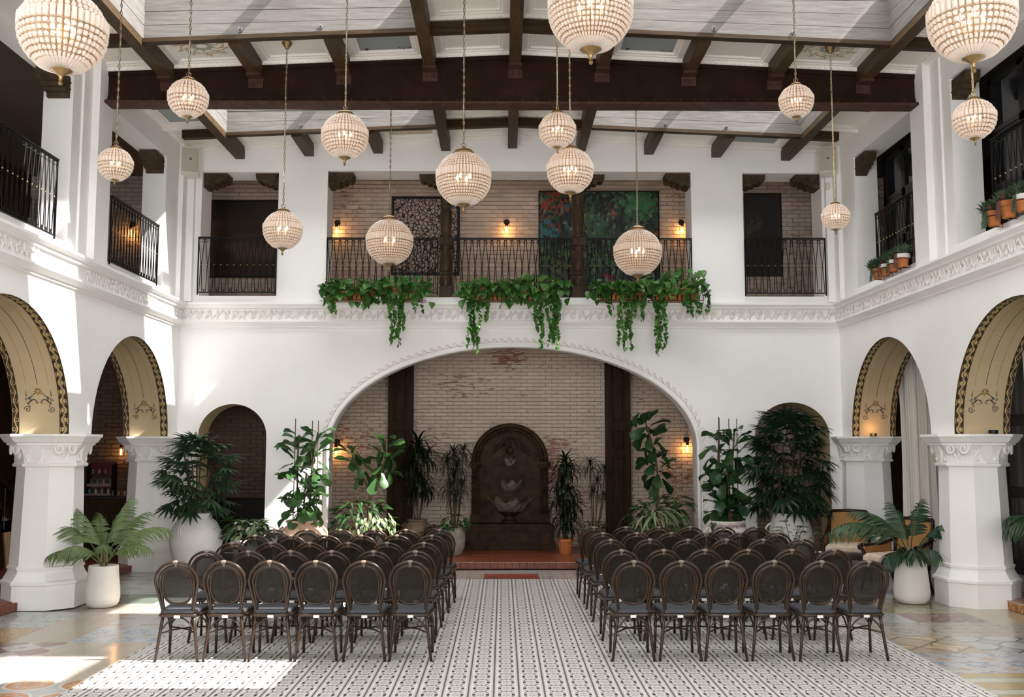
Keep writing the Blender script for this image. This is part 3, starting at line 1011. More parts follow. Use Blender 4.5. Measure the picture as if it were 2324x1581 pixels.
for k in range(4):
    an = PI / 4 + k * PI / 2
    d = Vector((math.cos(an), math.sin(an), 0)); e = Vector((-d.y, d.x, 0))
    for sg in (-1, 1):
        o = d * .50 + e * sg * .085 + Vector((0, 0, 1.885))
        volute(vol, lambda a, b, h: o + e * sg * (-a) * .9 + d * (a * .25 + .01) + Vector((0, 0, b)), .078, 1.5, .026)
    acan.tube([d * (.405 + .1 * (t ** 2)) + Vector((0, 0, 1.73 + .17 * t)) for t in (0, .3, .6, .85, 1)], [.02, .035, .04, .03, .012], 6)
    for sg in (-1, 1):
        acan.tube([d * (.41 + .08 * (t ** 2)) + e * sg * (.03 + .08 * t) + Vector((0, 0, 1.73 + .14 * t)) for t in (0, .3, .6, .85, 1)], [.012, .018, .022, .018, .008], 5)
    an = k * PI / 2
    d = Vector((math.cos(an), math.sin(an), 0)); e = Vector((-d.y, d.x, 0))
    # shield with curling rim on each flat face, S scrolls beside it
    sh = [(0, -.16), (.05, -.11), (.075, -.02), (.06, .05), (.08, .12), (-.08, .12), (-.06, .05), (-.075, -.02), (-.05, -.11)]
    acan.prism(sh, lambda a, b, h: d * (.425 + h + max(0, b + .05) * .38) + e * a + Vector((0, 0, 1.87 + b)), 0, .035)
    acan.tube([d * (.49 + .05 * math.cos(t)) + e * .05 * math.sin(t) * 1.2 + Vector((0, 0, 2.0)) for t in [PI * j / 4 - PI / 2 for j in range(5)]], .022, 6)
    for sg in (-1, 1):
        acan.tube([d * (.425 + .07 * max(0, (t - .4))) + e * sg * (.125 + .028 * math.sin(2 * PI * t)) + Vector((0, 0, 1.74 + .17 * t)) for t in [j / 10 for j in range(11)]], [.016, .018, .02, .02, .02, .02, .02, .02, .018, .016, .01], 5)
        acan.sphere(d * .435 + e * sg * .125 + Vector((0, 0, 1.755)), .026, 8, 5)
for j in range(40):
    an = 2 * PI * j / 40
    r = .50
    acan.sphere((r * math.cos(an), r * math.sin(an), 1.94), .017, 6, 4)
vol_m = vol.mesh('volutes', PILLAR, True)
acan_m = acan.mesh('acanthus_carving', PILLAR, 50)
for (x, y) in ((XL - .35, 12.36), (XL - .33, 15.96), (XR + .35, 12.36), (XR + .33, 15.96), (XL - .35, 8.66), (XR + .35, 8.66)):
    r = struct('column')
    r.location = (x, y, 0)
    put('base', base_m, r); put('shaft', shaft_m, r)
    c = put('capital', cap_m, r, Matrix.Diagonal((.87, .87, 1, 1)))
    put('volutes', vol_m, c); put('acanthus_carving', acan_m, c)

# upper pilasters carrying the girder, flat strips
for sg, xw in ((1, XL), (-1, XR)):
    for yb in (12.45, 8.92):
        m = MB().box((xw + sg * .055, yb, (4.2 + 7.0) / 2), (.13, .42, 2.8))
        m.box((xw + sg * .012, yb - .31, 5.6), (.03, .30, 2.8)); m.box((xw + sg * .012, yb + .3, 5.6), (.03, .25, 2.8))
        tag(obj('pilaster', m, WHITE), kind='structure')
for x in (XL + .03, XR - .03):
    tag(obj('pilaster', MB().box((x, 15.97, 5.6), (.30, .12, 2.75)).box((x, 15.85, 5.6), (.08, .3, 2.75)), WHITE), kind='structure')

# ------------------------------------------------------------------ carved cornice
PROF = [(0, 3.80), (.025, 3.81), (.025, 3.835), (.05, 3.85), (.075, 3.885), (.095, 3.895), (.095, 3.915), (.055, 3.925), (.055, 4.105), (.095, 4.115), (.10, 4.14), (.13, 4.165), (.145, 4.175), (.145, 4.205), (0, 4.215)]
mb = MB()
rows = []
for o_, z in PROF:
    rows.append([(XL + o_, 7.5, z), (XL + o_, YB - o_, z), (XR - o_, YB - o_, z), (XR - o_, 7.5, z)])
vs = [p for r in rows for p in r]
fs = []
for i in range(len(rows) - 1):
    for k in range(3):
        fs.append((i * 4 + k, i * 4 + k + 1, i * 4 + 5 + k, i * 4 + 4 + k))
mb.add(vs, fs)
FRIEZE = M_plaster('frieze_plaster', (.79, .755, .715), .1)
tr1 = tag(obj('trim_1', mb, WHITE, smooth=30), kind='structure')
sc = MB()
for sg in (-1, 1):
    sc.tube([(sg * (.03 + .16 * t), -.012 - .008 * math.sin(PI * t), .05 * math.sin(2 * PI * t * .9 + (0 if sg > 0 else PI))) for t in [j / 12 for j in range(13)]], [.008 + .012 * math.sin(PI * j / 12) for j in range(13)], 5)
    for q in range(3):
        a0 = .05 + q * .055
        up = 1 if (q + (sg > 0)) % 2 else -1
        sc.tube([(sg * (a0 + .035 * t), -.012 - .018 * math.sin(PI * t), up * (.01 + .065 * t)) for t in (0, .25, .5, .75, 1)], [.006, .014, .018, .014, .005], 5)
    n = 14
    sc.tube([(sg * .165 + .035 * (1 - .7 * j / n) * math.cos(j * .75), -.014, sg * .02 + .035 * (1 - .7 * j / n) * math.sin(j * .75)) for j in range(n + 1)], .010, 5)
sc.sphere((0, -.012, .0), .028, 8, 5, (1, .7, 1))
sc.tube([(0, -.012, -.08), (0, -.025, -.03), (0, -.012, .0)], [.006, .02, .008], 5)
sc.tube([(0, -.012, .08), (0, -.025, .03), (0, -.012, .0)], [.006, .02, .008], 5)
sc.xf(Matrix.Diagonal((1, .55, 1, 1)))
scm = sc.mesh('acanthus_scroll', FRIEZE, True)
Z0 = 4.015
U = .42
n = int((XR - XL - .2) / U)
for i in range(n + 1):
    put('acanthus_scroll', scm, tr1, TR(XL + .18 + (XR - XL - .36) * i / n, YB - .055, Z0) @ Matrix.Diagonal((.42 / .42, 1, 1, 1)))
y = 15.75
while y > 9.6:
    if y > 15.7 or 12.05 < y < 14.65 or y < 11.05:
        put('acanthus_scroll', scm, tr1, TR(XL + .055, y, Z0) @ RZ(PI / 2))
    put('acanthus_scroll', scm, tr1, TR(XR - .055, y, Z0) @ RZ(-PI / 2))
    y -= U

# ------------------------------------------------------------------ ceiling, roof beams, skylights, girder
def zc(x): return 7.0 - .047 * abs(x - CX)
def zp(x): return 6.785 - .043 * abs(x - CX)
PX = [-4.31, -3.18, -2.05, -.94, .156, 1.28, 2.40, 3.51, 4.66]
PWD = .15
BY = [12.5, 8.96, 5.42, 1.88]
BAYS = [(12.5, 16.0, 13.51, 14.90), (8.96, 12.5, 9.97, 11.36), (5.42, 8.96, 6.43, 7.82), (1.88, 5.42, 2.89, 4.28), (-1.66, 1.88, -.65, .74)]
BLUEP = M_plaster('grey_blue_panel_paint', (.33, .37, .37), .08)
PANW = M_plaster('cream_panel_paint', (.92, .885, .82), .08)
ORNG = M_plain('gold_ceiling_stencil', (.60, .46, .27), .8, var=.1)
ORNB = M_plain('sage_ceiling_stencil', (.36, .40, .35), .8, var=.1)
ceil = struct('ceiling')
dent = MB()
def slope_quad(b, x0, x1, y0, y1, dz0, dz1=None, inset=0):
    b.add([(x0, y0, zc(x0) + dz0), (x1, y0, zc(x1) + dz0), (x1, y1, zc(x1) + dz0), (x0, y1, zc(x0) + dz0)], [(0, 1, 2, 3)])
def panel(x0, x1, y0, y1, field, detail=True):
    """shallow coffer: flat border, stepped moulding, raised field"""
    if not detail:
        b = MB(); slope_quad(b, x0, x1, y0, y1, .0); b.mi = [0] * len(b.f)
        return obj('ceiling_panel', b, [CEILW, field], ceil)
    b = MB()
    xs = x1 - x0; ys = y1 - y0
    m = min(.15, xs * .2, ys * .2)
    lv = [(0, 0), (m * .55, 0), (m * .6, .012), (m * .8, .016), (m * .85, .035), (m * 1.0, .04)]
    rings = []
    for ins, dz in lv:
        rings.append([(x, y, zc(x) + dz) for x, y in ((x0 + ins, y0 + ins), (x1 - ins, y0 + ins), (x1 - ins, y1 - ins), (x0 + ins, y1 - ins))])
    for r, q in zip(rings, rings[1:]):
        for k in range(4):
            l = (k + 1) % 4
            b.add([r[k], r[l], q[l], q[k]], [(0, 1, 2, 3)])
    b.m = 1
    b.add(rings[-1], [(0, 1, 2, 3)])
    o = obj('ceiling_panel', b, [CEILW, field], ceil)
    # dentil course along the far edge
    x = x0 + .05
    while x < x1 - .05:
        dent.box((x, y1 - .040, zc(x) - .020), (.044, .020, .036)); x += .078
    dent.beam((x0, y1 - .018, zc(x0) - .022), (x1, y1 - .018, zc(x1) - .022), .036, .046)
    return o
EDG = [XL] + PX + [XR]
blue_set = {(1, 3, 'b'), (1, 6, 'b'), (0, 0, 'f'), (0, 8, 'b'), (1, 9, 'f')}
med_set = {(1, 1, 'b'): 'rose', (1, 8, 'b'): 'rose', (0, 3, 'b'): 'lattice', (0, 5, 'f'): 'frame'}
def ornament(kind, x0, x1, y0, y1):
    b = MB(); b2 = MB()
    cx, cy = (x0 + x1) / 2, (y0 + y1) / 2
    P = lambda u, v: (cx + u, cy + v, zc(cx + u) + .034)
    nr = (0, 0, -1)
    if kind == 'rose':
        for k in range(10):
            an = 2 * PI * k / 10
            R2 = lambda r, da: P((r * math.cos(an + da)) * 1.05, (r * math.sin(an + da)) * .9)
            b.ribbon([R2(.10 + .24 * t, .5 * math.sin(t * 5)) for t in (0, .2, .4, .6, .8, 1)], [.012, .02, .016, .024, .016, .006], nr)
            b.ribbon([R2(.30 - .05 * t, .1 + .45 * t) for t in (0, .3, .6, 1)], [.008, .022, .02, .006], nr)
            b.ribbon([R2(.36, .2), R2(.30, .28), R2(.34, .38)], .012, nr)
            b2.ribbon([R2(.22, .28), R2(.26, .30)], .02, nr)
        b2.ribbon([P(.10 * math.cos(t), .09 * math.sin(t)) for t in [2 * PI * j / 16 for j in range(17)]], .05, nr)
    elif kind == 'lattice':
        for i in range(7):
            for j in range(5):
                u = -.36 + .12 * i; v = -.24 + .12 * j
                b.ribbon([P(u + .05 * math.cos(t), v + .05 * math.sin(t)) for t in [2 * PI * q / 8 for q in range(9)]], .018, nr)
                b.ribbon([P(u - .05, v), P(u + .07, v + .02)], .014, nr)
    elif kind == 'frame':
        for (a, c) in (((-.42, -.4), (.42, -.4)), ((.42, -.4), (.42, .4)), ((.42, .4), (-.42, .4)), ((-.42, .4), (-.42, -.4))):
            b2.ribbon([P(*a), P(*c)], .06, nr)
    elif kind == 'corners':
        for sx in (-1, 1):
            for sy in (-1, 1):
                u, v = sx * ((x1 - x0) / 2 - .2), sy * ((y1 - y0) / 2 - .2)
                for q in range(5):
                    an = q * .9
                    b.ribbon([P(u + .05 * math.cos(an) * t - sx * .02 * q, v + .05 * math.sin(an) * t) for t in (.2, .6, 1)], [.008, .02, .006], nr)
    if b.v: tag(obj('ceiling_stencil', b, ORNG if kind != 'corners' else BROWNP, ceil), kind='stuff')
    if b2.v: tag(obj('ceiling_stencil', b2, ORNB, ceil), kind='stuff')
for bi, (ya, yb, s0, s1) in enumerate(BAYS):
    det = bi <= 2
    yb_ = yb - (.0 if bi == 0 else .02)
    for k in range(10):
        x0, x1 = EDG[k], EDG[k + 1]
        if k > 0: x0 += PWD / 2
        if k < 9: x1 -= PWD / 2
        sky = k in (1, 2, 3, 6, 7, 8)
        segs = [('b', s1 + .13, yb_)]
        if sky: segs.append(('n', ya + .02, s0 - .13))
        else:
            segs.append(('f', s0 + .0, s1 + .0)); segs.append(('n', ya + .02, s0 - .13))
        for nm, y0, y1 in segs:
            fld = BLUEP if (bi, k, nm) in blue_set else PANW
            panel(x0, x1, y0, y1, fld, det)
            if (bi, k, nm) in med_set: ornament(med_set[(bi, k, nm)], x0, x1, y0, y1)
            if (bi, k, nm) in ((1, 3, 'b'), (1, 6, 'b')): ornament('corners', x0, x1, y0, y1)
tag(obj('dentil_course', dent, CEILW, ceil), kind='stuff')
# roof skin above (closes the coffers, leaves the skylight wells open)
rf = MB()
for bi, (ya, yb, s0, s1) in enumerate(BAYS):
    for x0, x1, y0, y1 in ((XL - .7, XR + .7, ya, s0 - .09), (XL - .7, XR + .7, s1 + .09, yb), (XL - .7, PX[0] - .06, s0 - .09, s1 + .09), (PX[3] + .06, PX[5] - .06, s0 - .09, s1 + .09), (PX[8] + .06, XR + .7, s0 - .09, s1 + .09)):
        rf.box(((x0 + x1) / 2, (y0 + y1) / 2, 7.10), (x1 - x0, y1 - y0, .08))
obj('roof_deck', rf, UPPL, ceil)
rb = MB().box((CX, 17.6, 7.10), (18.2, 3.3, .12)).box((-7.4, 8.0, 7.10), (3.2, 20, .12)).box((7.6, 8.0, 7.10), (3.0, 20, .12))
obj('roof_deck', rb, UPPL, ceil)

BR = 0.0
pm = {}
def lin(name, p, q, w, h, mat, parent=None):
    return obj(name, MB().beam(p, q, w, h), mat, parent)
for i, x in enumerate(PX):
    zt = zc(x) + .02; zb = zp(x); h = zt - zb; z = (zt + zb) / 2
    inner = i in (1, 2, 6, 7)
    for bi, (ya, yb, s0, s1) in enumerate(BAYS[:4]):
        segs = [(ya + .03, s0 - .05), (s1 + .05, yb - (.03 if bi else -.0))] if inner else [(ya + .03, yb - (.03 if bi else .0))]
        for y0, y1 in segs:
            o = lin('roof_beam', (x, y0, z), (x, y1, z), PWD, h, BEAMW)
            tag(o, kind='structure')
for bi, (ya, yb, s0, s1) in enumerate(BAYS[:3]):
    for yy in (s0 - .005, s1 + .005):
        for k in range(10):
            x0, x1 = EDG[k], EDG[k + 1]
            if k > 0: x0 += PWD / 2
            if k < 9: x1 -= PWD / 2
            if k == 0: x0 += .30
            if k == 9: x1 -= .30
            sky = k in (1, 2, 3, 6, 7, 8)
            zlo = lambda x: zp(x) + (.015 if not sky else .03)
            hh = .13 if not sky else .05
            if sky:
                x0 = EDG[k] - .0; x1 = EDG[k + 1]
            o = lin('roof_crossbeam', (x0, yy, zlo(x0) + hh / 2), (x1, yy, zlo(x1) + hh / 2), .11, hh, BEAMX)
            tag(o, kind='structure')

GLASS = bpy.data.materials.new('skylight_glass'); GLASS.use_nodes = True
_t = GLASS.node_tree; _t.nodes.remove(_t.nodes['Principled BSDF'])
_tr = _t.nodes.new('ShaderNodeBsdfTransparent'); _tr.inputs[0].default_value = (.84, .85, .86, 1)
_gl = _t.nodes.new('ShaderNodeBsdfGlossy'); _gl.inputs['Roughness'].default_value = .02
_fr = _t.nodes.new('ShaderNodeFresnel'); _fr.inputs[0].default_value = 1.25
_mx = _t.nodes.new('ShaderNodeMixShader')
_t.links.new(_fr.outputs[0], _mx.inputs[0]); _t.links.new(_tr.outputs[0], _mx.inputs[1]); _t.links.new(_gl.outputs[0], _mx.inputs[2])
_t.links.new(_mx.outputs[0], _t.nodes['Material Output'].inputs[0])
wn = 0
ZT = 7.36
for bi, (ya, yb, s0, s1) in enumerate(BAYS):
    for (xa, xb) in ((PX[0] + .075, PX[3] - .075), (PX[5] + .075, PX[8] - .075)):
        wn += 1
        r = struct('window_%d' % wn)
        det = bi <= 2
        nl = 4
        for face in ('back', 'front', 'west', 'east'):
            for j in range(nl):
                b = MB()
                jit = rnd.uniform(0, .006)
                def PZ(x, k): 
                    lo = zp(x) + .082
                    return lo + (ZT - lo) * k
                k0, k1 = j / nl + .004, (j + 1) / nl - .004
                if face in ('back', 'front'):
                    y0, y1 = (s1 - jit, s1 + .05) if face == 'back' else (s0 - .05, s0 + jit)
                    b.add([(xa, y0, PZ(xa, k0)), (xb, y0, PZ(xb, k0)), (xb, y0, PZ(xb, k1)), (xa, y0, PZ(xa, k1)), (xa, y1, PZ(xa, k0)), (xb, y1, PZ(xb, k0)), (xb, y1, PZ(xb, k1)), (xa, y1, PZ(xa, k1))],
                          [(0, 1, 2, 3), (4, 7, 6, 5), (0, 4, 5, 1), (3, 2, 6, 7), (0, 3, 7, 4), (1, 5, 6, 2)])
                    obj('plank', b, WASHW, r)
                else:
                    x0, x1 = (xa - .05, xa + jit) if face == 'west' else (xb - jit, xb + .05)
                    xm = xa if face == 'west' else xb
                    z0_, z1_ = PZ(xm, k0), PZ(xm, k1)
                    b.box(((x0 + x1) / 2, (s0 + s1) / 2, (z0_ + z1_) / 2), (x1 - x0, s1 - s0 - .002, z1_ - z0_))
                    obj('plank', b, WASHY, r)
        obj('glazing_bar', MB().box(((xa + xb) / 2, (s0 + s1) / 2, ZT + .05), (.13, s1 - s0 + .1, .09)), WASHY, r)
        for k in (1, 2):
            if det:
                bx = xa + (xb - xa) * (k / 3 + (.02 if k == 1 else -.02))
                obj('bolt', MB().tube([(bx, s1 - .07, zp(bx) + .15), (bx, s1 + .01, zp(bx) + .15)], .014, 8).tube([(bx, s1 - .015, zp(bx) + .15), (bx, s1, zp(bx) + .15)], .028, 8), M_plain('grey_steel_bolt', (.25, .25, .26), .4, .7) if wn == 1 and k == 1 else bpy.data.materials['grey_steel_bolt'], r)
        for k in range(2):
            x0, x1 = xa + (xb - xa) * k / 2, xa + (xb - xa) * (k + 1) / 2
            obj('glass_pane', MB().box(((x0 + x1) / 2, (s0 + s1) / 2, ZT + .06), (x1 - x0, s1 - s0 + .1, .006)), GLASS, r)
        # daylight portal in the opening (guides sampling, gives no light of its own)
        pd = bpy.data.lights.new('skylight_portal', 'AREA')
        pd.shape = 'RECTANGLE'; pd.size = xb - xa; pd.size_y = s1 - s0
        pd.cycles.is_portal = True
        po = bpy.data.objects.new('skylight_portal', pd); COL.objects.link(po)
        po.location = ((xa + xb) / 2, (s0 + s1) / 2, ZT + .12)

# tall windows added unseen behind the viewpoint, to fill the hall with daylight
CLEAR = GLASS.copy(); CLEAR.name = 'clear_window_glass'
[n for n in CLEAR.node_tree.nodes if n.bl_idname == 'ShaderNodeBsdfTransparent'][0].inputs[0].default_value = (.94, .95, .95, 1)
for (a, b) in FILLWIN:
    wn += 1
    r = struct('window_%d' % (wn + 2))
    m = MB()
    for x in (a + .04, (a + b) / 2, b - .04): m.box((x, YF - .12, 3.25), (.08, .08, 4.7))
    for z in (.94, 2.4, 4.0, 5.56): m.box(((a + b) / 2, YF - .12, z), (b - a, .08, .08))
    obj('window_frame', m, FRAMEB, r)
    obj('pane', MB().box(((a + b) / 2, YF - .12, 3.25), (b - a - .1, .006, 4.6)), CLEAR, r)
    pd = bpy.data.lights.new('window_portal', 'AREA')
    pd.shape = 'RECTANGLE'; pd.size = b - a; pd.size_y = 4.7
    pd.cycles.is_portal = True
    po = bpy.data.objects.new('window_portal', pd); COL.objects.link(po)
    po.location = ((a + b) / 2, YF - .3, 3.25); po.rotation_euler = (PI / 2, 0, 0)

# riveted steel girders
for gi, yb in enumerate(BY):
    r = struct('steel_girder')
    xl, xr = XL + .09, XR - .09
    b = MB()
    n = 2
    poly = [(xl, 6.30), (xr, 6.30), (xr, zc(xr) - .0), (CX, zc(CX)), (xl, zc(xl) - .0)]
    b.prism(poly, lambda a, z, h: (a, h, z), yb - .018, yb + .018)
    obj('web', b, STEEL, r)
    obj('bottom_flange', MB().box((CX, yb, 6.287), (xr - xl + .04, .26, .03)), STEELF, r)
    obj('flange_angle', MB().box((CX, yb - .06, 6.31), (xr - xl, .09, .018)).box((CX, yb - .028, 6.345), (xr - xl, .02, .08)).box((CX, yb + .06, 6.31), (xr - xl, .09, .018)), STEEL, r)
    tf = MB()
    for a, c in ((xl, CX), (CX, xr)):
        tf.beam((a, yb - .028, zc(a) - .05), (c, yb - .028, zc(c) - .05), .02, .10)
    obj('top_flange', tf, STEEL, r)
    if gi < 2:
        rv = MB()
        x = xl + .1
        while x < xr:
            rv.sphere((x, yb - .04, 6.355), .012, 6, 4)
            rv.sphere((x, yb - .10, 6.268), .012, 6, 4)
            x += .17
        tag(obj('rivets', rv, STEELF, r), kind='stuff')
        for x in PX:
            k = MB().box((x, yb - .11, zp(x) - .015), (.18, .20, .028)).box((x, yb - .035, zp(x) - .08), (.19, .035, .13))
            p = obj('bracket', k, STEELF, r)
            for sx in (-.045, .045):
                obj('bolt', MB().sphere((x + sx, yb - .055, zp(x) - .085), .024, 8, 5), STEELF, p)
# ------------------------------------------------------------------ gallery joinery: windows, doors
DARKGL = NT('dark_window_glass').p(.05, spec=.5); DARKGL.col((.012, .013, .015)); DARKGL = DARKGL.mat
def black_window(n, x, y0, y1, z0, z1, cols, rows):
    r = struct('window_%d' % n)
    b = MB()
    for y in (y0, y1): b.box((x, y, (z0 + z1) / 2), (.09, .11, z1 - z0))
    for z in (z0, z1): b.box((x, (y0 + y1) / 2, z), (.09, y1 - y0, .11))
    obj('window_frame', b, FRAMEB, r)
    for i in range(cols):
        for j in range(rows):
            a0, a1 = y0 + (y1 - y0) * i / cols, y0 + (y1 - y0) * (i + 1) / cols
            b0, b1 = z0 + (z1 - z0) * j / rows, z0 + (z1 - z0) * (j + 1) / rows
            s = MB()
            for y in (a0 + .03, a1 - .03): s.box((x - .03, y, (b0 + b1) / 2), (.05, .07, b1 - b0))
            for z in (b0 + .03, b1 - .03): s.box((x - .03, (a0 + a1) / 2, z), (.05, a1 - a0, .07))
            o = obj('sash', s, FRAMEB, r)
            obj('pane', MB().box((x - .02, (a0 + a1) / 2, (b0 + b1) / 2), (.008, a1 - a0 - .06, b1 - b0 - .06)), DARKGL, o)
black_window(11, XR + .52, 12.95, 15.1, 4.28, 6.35, 3, 3)
black_window(12, XR + .52, 9.5, 11.75, 4.28, 6.35, 3, 3)
for n, (y0, y1) in enumerate(((12.7, 15.6), (9.2, 12.2))):
    r = struct('door_%d' % (n + 1))
    for i in range(3):
        a0, a1 = y0 + (y1 - y0) * i / 3, y0 + (y1 - y0) * (i + 1) / 3
        obj('leaf', MB().box((7.35, (a0 + a1) / 2, 1.75), (.06, a1 - a0 - .02, 3.3)), FRAMEB, r)
        for j in range(3):
            obj('pane', MB().box((7.31, (a0 + a1) / 2, .75 + j * 1.02), (.02, a1 - a0 - .24, .86)), DARKGL, r)
    obj('door_handle', MB().tube([(7.29, y0 + .95, 1.1), (7.24, y0 + .95, 1.1), (7.24, y0 + .95, 1.3), (7.29, y0 + .95, 1.3)], .012, 6), BRASS, r)

# wood panelled pilasters in the alcove
for x in (-1.85, 2.09):
    r = tag(struct('wood_pilaster'), 'tall dark panelled wooden pilaster against the brick alcove wall')
    w = .44; h = 3.75; y = 18.12
    obj('backing', MB().box((x, y + .03, .1 + h / 2), (w, .22, h)), PANELW, r)
    st = MB()
    for sx in (-1, 1): st.box((x + sx * (w / 2 - .05), y - .10, .1 + h / 2), (.10, .05, h))
    z = [.1, .35, 1.72, 1.82, 2.22, 2.32, 3.85]
    for a, b in ((.1, .34), (1.72, 1.84), (2.20, 2.33), (3.70, 3.85)):
        st.box((x, y - .10, (a + b) / 2), (w - .2, .05, b - a))
    obj('rail_and_stile', st, PANELW, r)
    for a, b in ((.34, 1.72), (1.84, 2.20), (2.33, 3.70)):
        m = MB().bbox((0, 0, 0), (w - .26, b - a - .06, .03), .012)
        m.xf(TR(x, y - .085, (a + b) / 2) @ RX(PI / 2))
        obj('panel', m, PANELW, r)

# ------------------------------------------------------------------ iron railings
def railing(label, p0, p1, z0, z1, group=None, bulge=0.0, pitch=.108):
    L = math.hypot(p1[0] - p0[0], p1[1] - p0[1])
    r = thing('iron_railing', label, 'railing', (p0[0], p0[1], 0), math.atan2(p1[1] - p0[1], p1[0] - p0[0]), group)
    obj('top_rail', MB().box((L / 2, 0, z1), (L, .04, .016)).box((L / 2, 0, z1 - .022), (L, .012, .012)), IRON, r)
    obj('bottom_rail', MB().box((L / 2, 0, z0), (L, .014, .016)), IRON, r)
    for x in (.006, L - .006):
        obj('post', MB().box((x, 0, (z1 + z0) / 2 - .02), (.018, .018, z1 - z0 + .04)), IRON, r)
    zt = z1 - .03; zw = z0 + (z1 - z0) * .50; zs = z1 - .105
    n = max(1, int(round(L / pitch))); u = L / n
    bal = MB()
    for sg in (-1, 1):
        bal.tube([(sg * u * .42, 0, zt), (sg * u * .36, 0, zs), (sg * .006, 0, zw + .02), (sg * .006, 0, zw - .02), (sg * u * .24, 0, z0)], .0058, 4)
    bm = bal.mesh('baluster', IRON)
    scr = MB()
    for sg in (-1, 1):
        scr.tube([(sg * (u * .5 - .010) - sg * 0, 0, zt)] + [(sg * (u * .25) + .022 * (1 - .55 * j / 12) * math.cos(PI / 2 - sg * 1.0 * PI * 2 * j / 14) , 0, zt - .034 + .022 * (1 - .55 * j / 12) * math.sin(PI / 2 - sg * 2 * PI * j / 14)) for j in range(13)], .0045, 4)
    sm = scr.mesh('scroll', IRON)
    bd = MB().sphere((0, 0, zw), .013, 8, 5).mesh('bead', BRASS, True)
    fl = MB().sphere((0, 0, z0 + .035), .010, 6, 4).tube([(0, 0, z0), (0, 0, z0 + .05)], .006, 5).box((0, 0, z0 + .052), (.028, .01, .006)).mesh('finial', IRON)
    for i in range(n):
        x = (i + .5) * u
        b = put('baluster', bm, r, TR(x, 0, 0))
        put('bead', bd, b)
        put('scroll', sm, r, TR(x, 0, 0))
        if i: put('finial', fl, r, TR(x - u / 2, 0, 0))
    return r
RZ0, RZ1 = 4.375, 5.275
railing('black iron railing before the dark brown landscape painting', (-4.93, 15.93), (-3.66, 15.93), RZ0, RZ1)
railing('black iron railing over the first pothos trough, from the lamp to the black lattice artwork', (-2.86, 15.97), (-1.05, 15.97), RZ0, RZ1)
railing('black iron railing between the two turned wooden columns', (-.83, 15.97), (1.13, 15.97), RZ0, RZ1)
railing('black iron railing from jungle painting to the lamp beside the plain white pier', (1.36, 15.97), (3.08, 15.97), RZ0, RZ1)
railing('black iron railing in front of the dark grey animal painting', (3.93, 15.93), (5.25, 15.93), RZ0, RZ1)
railing('black iron railing seen obliquely before the dim brick hall with a lit bulb', (-5.17, 12.95), (-5.17, 14.75), 4.33, 5.20)
railing('black iron railing cut by the picture edge, before the dark empty gallery opening', (-5.17, 9.5), (-5.17, 11.35), 4.33, 5.22)
railing('black iron railing with four potted succulents hung on it', (5.43, 14.2), (5.43, 12.65), 4.42, 5.27)
railing('black iron railing cut by the picture edge, with succulent pots before a white jamb', (5.43, 10.75), (5.43, 9.3), 4.40, 5.30)

# ------------------------------------------------------------------ turned columns and corbels
for x, lb in ((-.943, 'turned dark wooden column standing before the black lattice artwork'), (1.247, 'turned dark wooden column standing before the colourful jungle painting')):
    r = thing('turned_column', lb, 'column', (x, 16.27, 4.332))
    obj('plinth', MB().bbox((0, 0, .10), (.20, .20, .20), .008), COLW, r)
    obj('lower_shaft', MB().lathe([(.095, .20), (.10, .23), (.112, .28), (.108, .34), (.085, .375), (.10, .39), (.10, .42), (.085, .435), (.10, .47), (.105, .60), (.092, .78), (.085, .80), (.10, .82), (.10, .85), (.095, .87)], 20), COLW, r, 40)
    obj('middle_block', MB().bbox((0, 0, .94), (.21, .21, .14), .01), COLW, r)
    obj('upper_shaft', MB().lathe([(.09, 1.01), (.105, 1.03), (.105, 1.06), (.088, 1.08), (.095, 1.15), (.105, 1.30), (.10, 1.45), (.085, 1.50), (.10, 1.52), (.10, 1.55), (.085, 1.57), (.095, 1.62), (.10, 1.75), (.105, 1.86)], 20), COLW, r, 40)
    obj('capital', MB().bbox((0, 0, 1.95), (.22, .22, .18), .01), COLW, r)
def corbel(label, M, L=.40, H=.235, Wd=.32, group=None):
    """carved wooden bracket: local x = projection, z up (top at 0), y = thickness"""
    pf = [(0, 0), (L, 0), (L, -.05)]
    for (cx, cz, rr) in ((L - .07, -.07, .065), (L - .17, -.115, .06), (L - .26, -.155, .055)):
        for j in range(5):
            an = -.3 - (PI * .62) * j / 4
            pf.append((cx + rr * math.cos(an), cz + rr * math.sin(an)))
    pf += [(.05, -H), (0, -H)]
    r = bpy.data.objects.new('corbel', None); COL.objects.link(r); r.matrix_world = M
    tag(r, label, 'corbel', group)
    obj('bracket', MB().prism(pf, lambda a, b, h: (a, h, b), -Wd / 2, Wd / 2), CORBW, r)
    ln = MB()
    for sg in (-1, 1):
        y = sg * (Wd / 2 + .003)
        ln.tube([(.03 + .05 * math.cos(t), y, -.11 + .05 * math.sin(t)) for t in [q * .5 for q in range(13)]], .010, 4)
        ln.tube([(L * k, y, -.03 - .16 * (1 - k) + .02 * math.sin(k * 14)) for k in [q / 8 for q in range(1, 8)]], .010, 4)
    obj('carving', ln, CORBW, r)
    return r
yc = YB + .24
for x, sg, lb in ((-4.93, 1, 'carved wooden corbel above the dark landscape painting, beside the wall speaker'), (-3.67, -1, 'carved wooden corbel above the dark landscape painting, on the plain pier side'),
                  (-2.87, 1, 'carved wooden corbel at the pier end of the wide opening, nearest the lattice artwork'), (3.09, -1, 'carved wooden corbel at the end of wide opening, above the jungle painting edge'),
                  (3.94, 1, 'carved wooden corbel above the grey animal painting, on the plain pier side'), (5.235, -1, 'carved wooden corbel above a small cream wall sensor, beside the wall speaker')):
    corbel(lb, TR(x, yc, 6.38 if abs(x) > 3.5 else 6.40) @ (RZ(0) if sg > 0 else RZ(PI)))
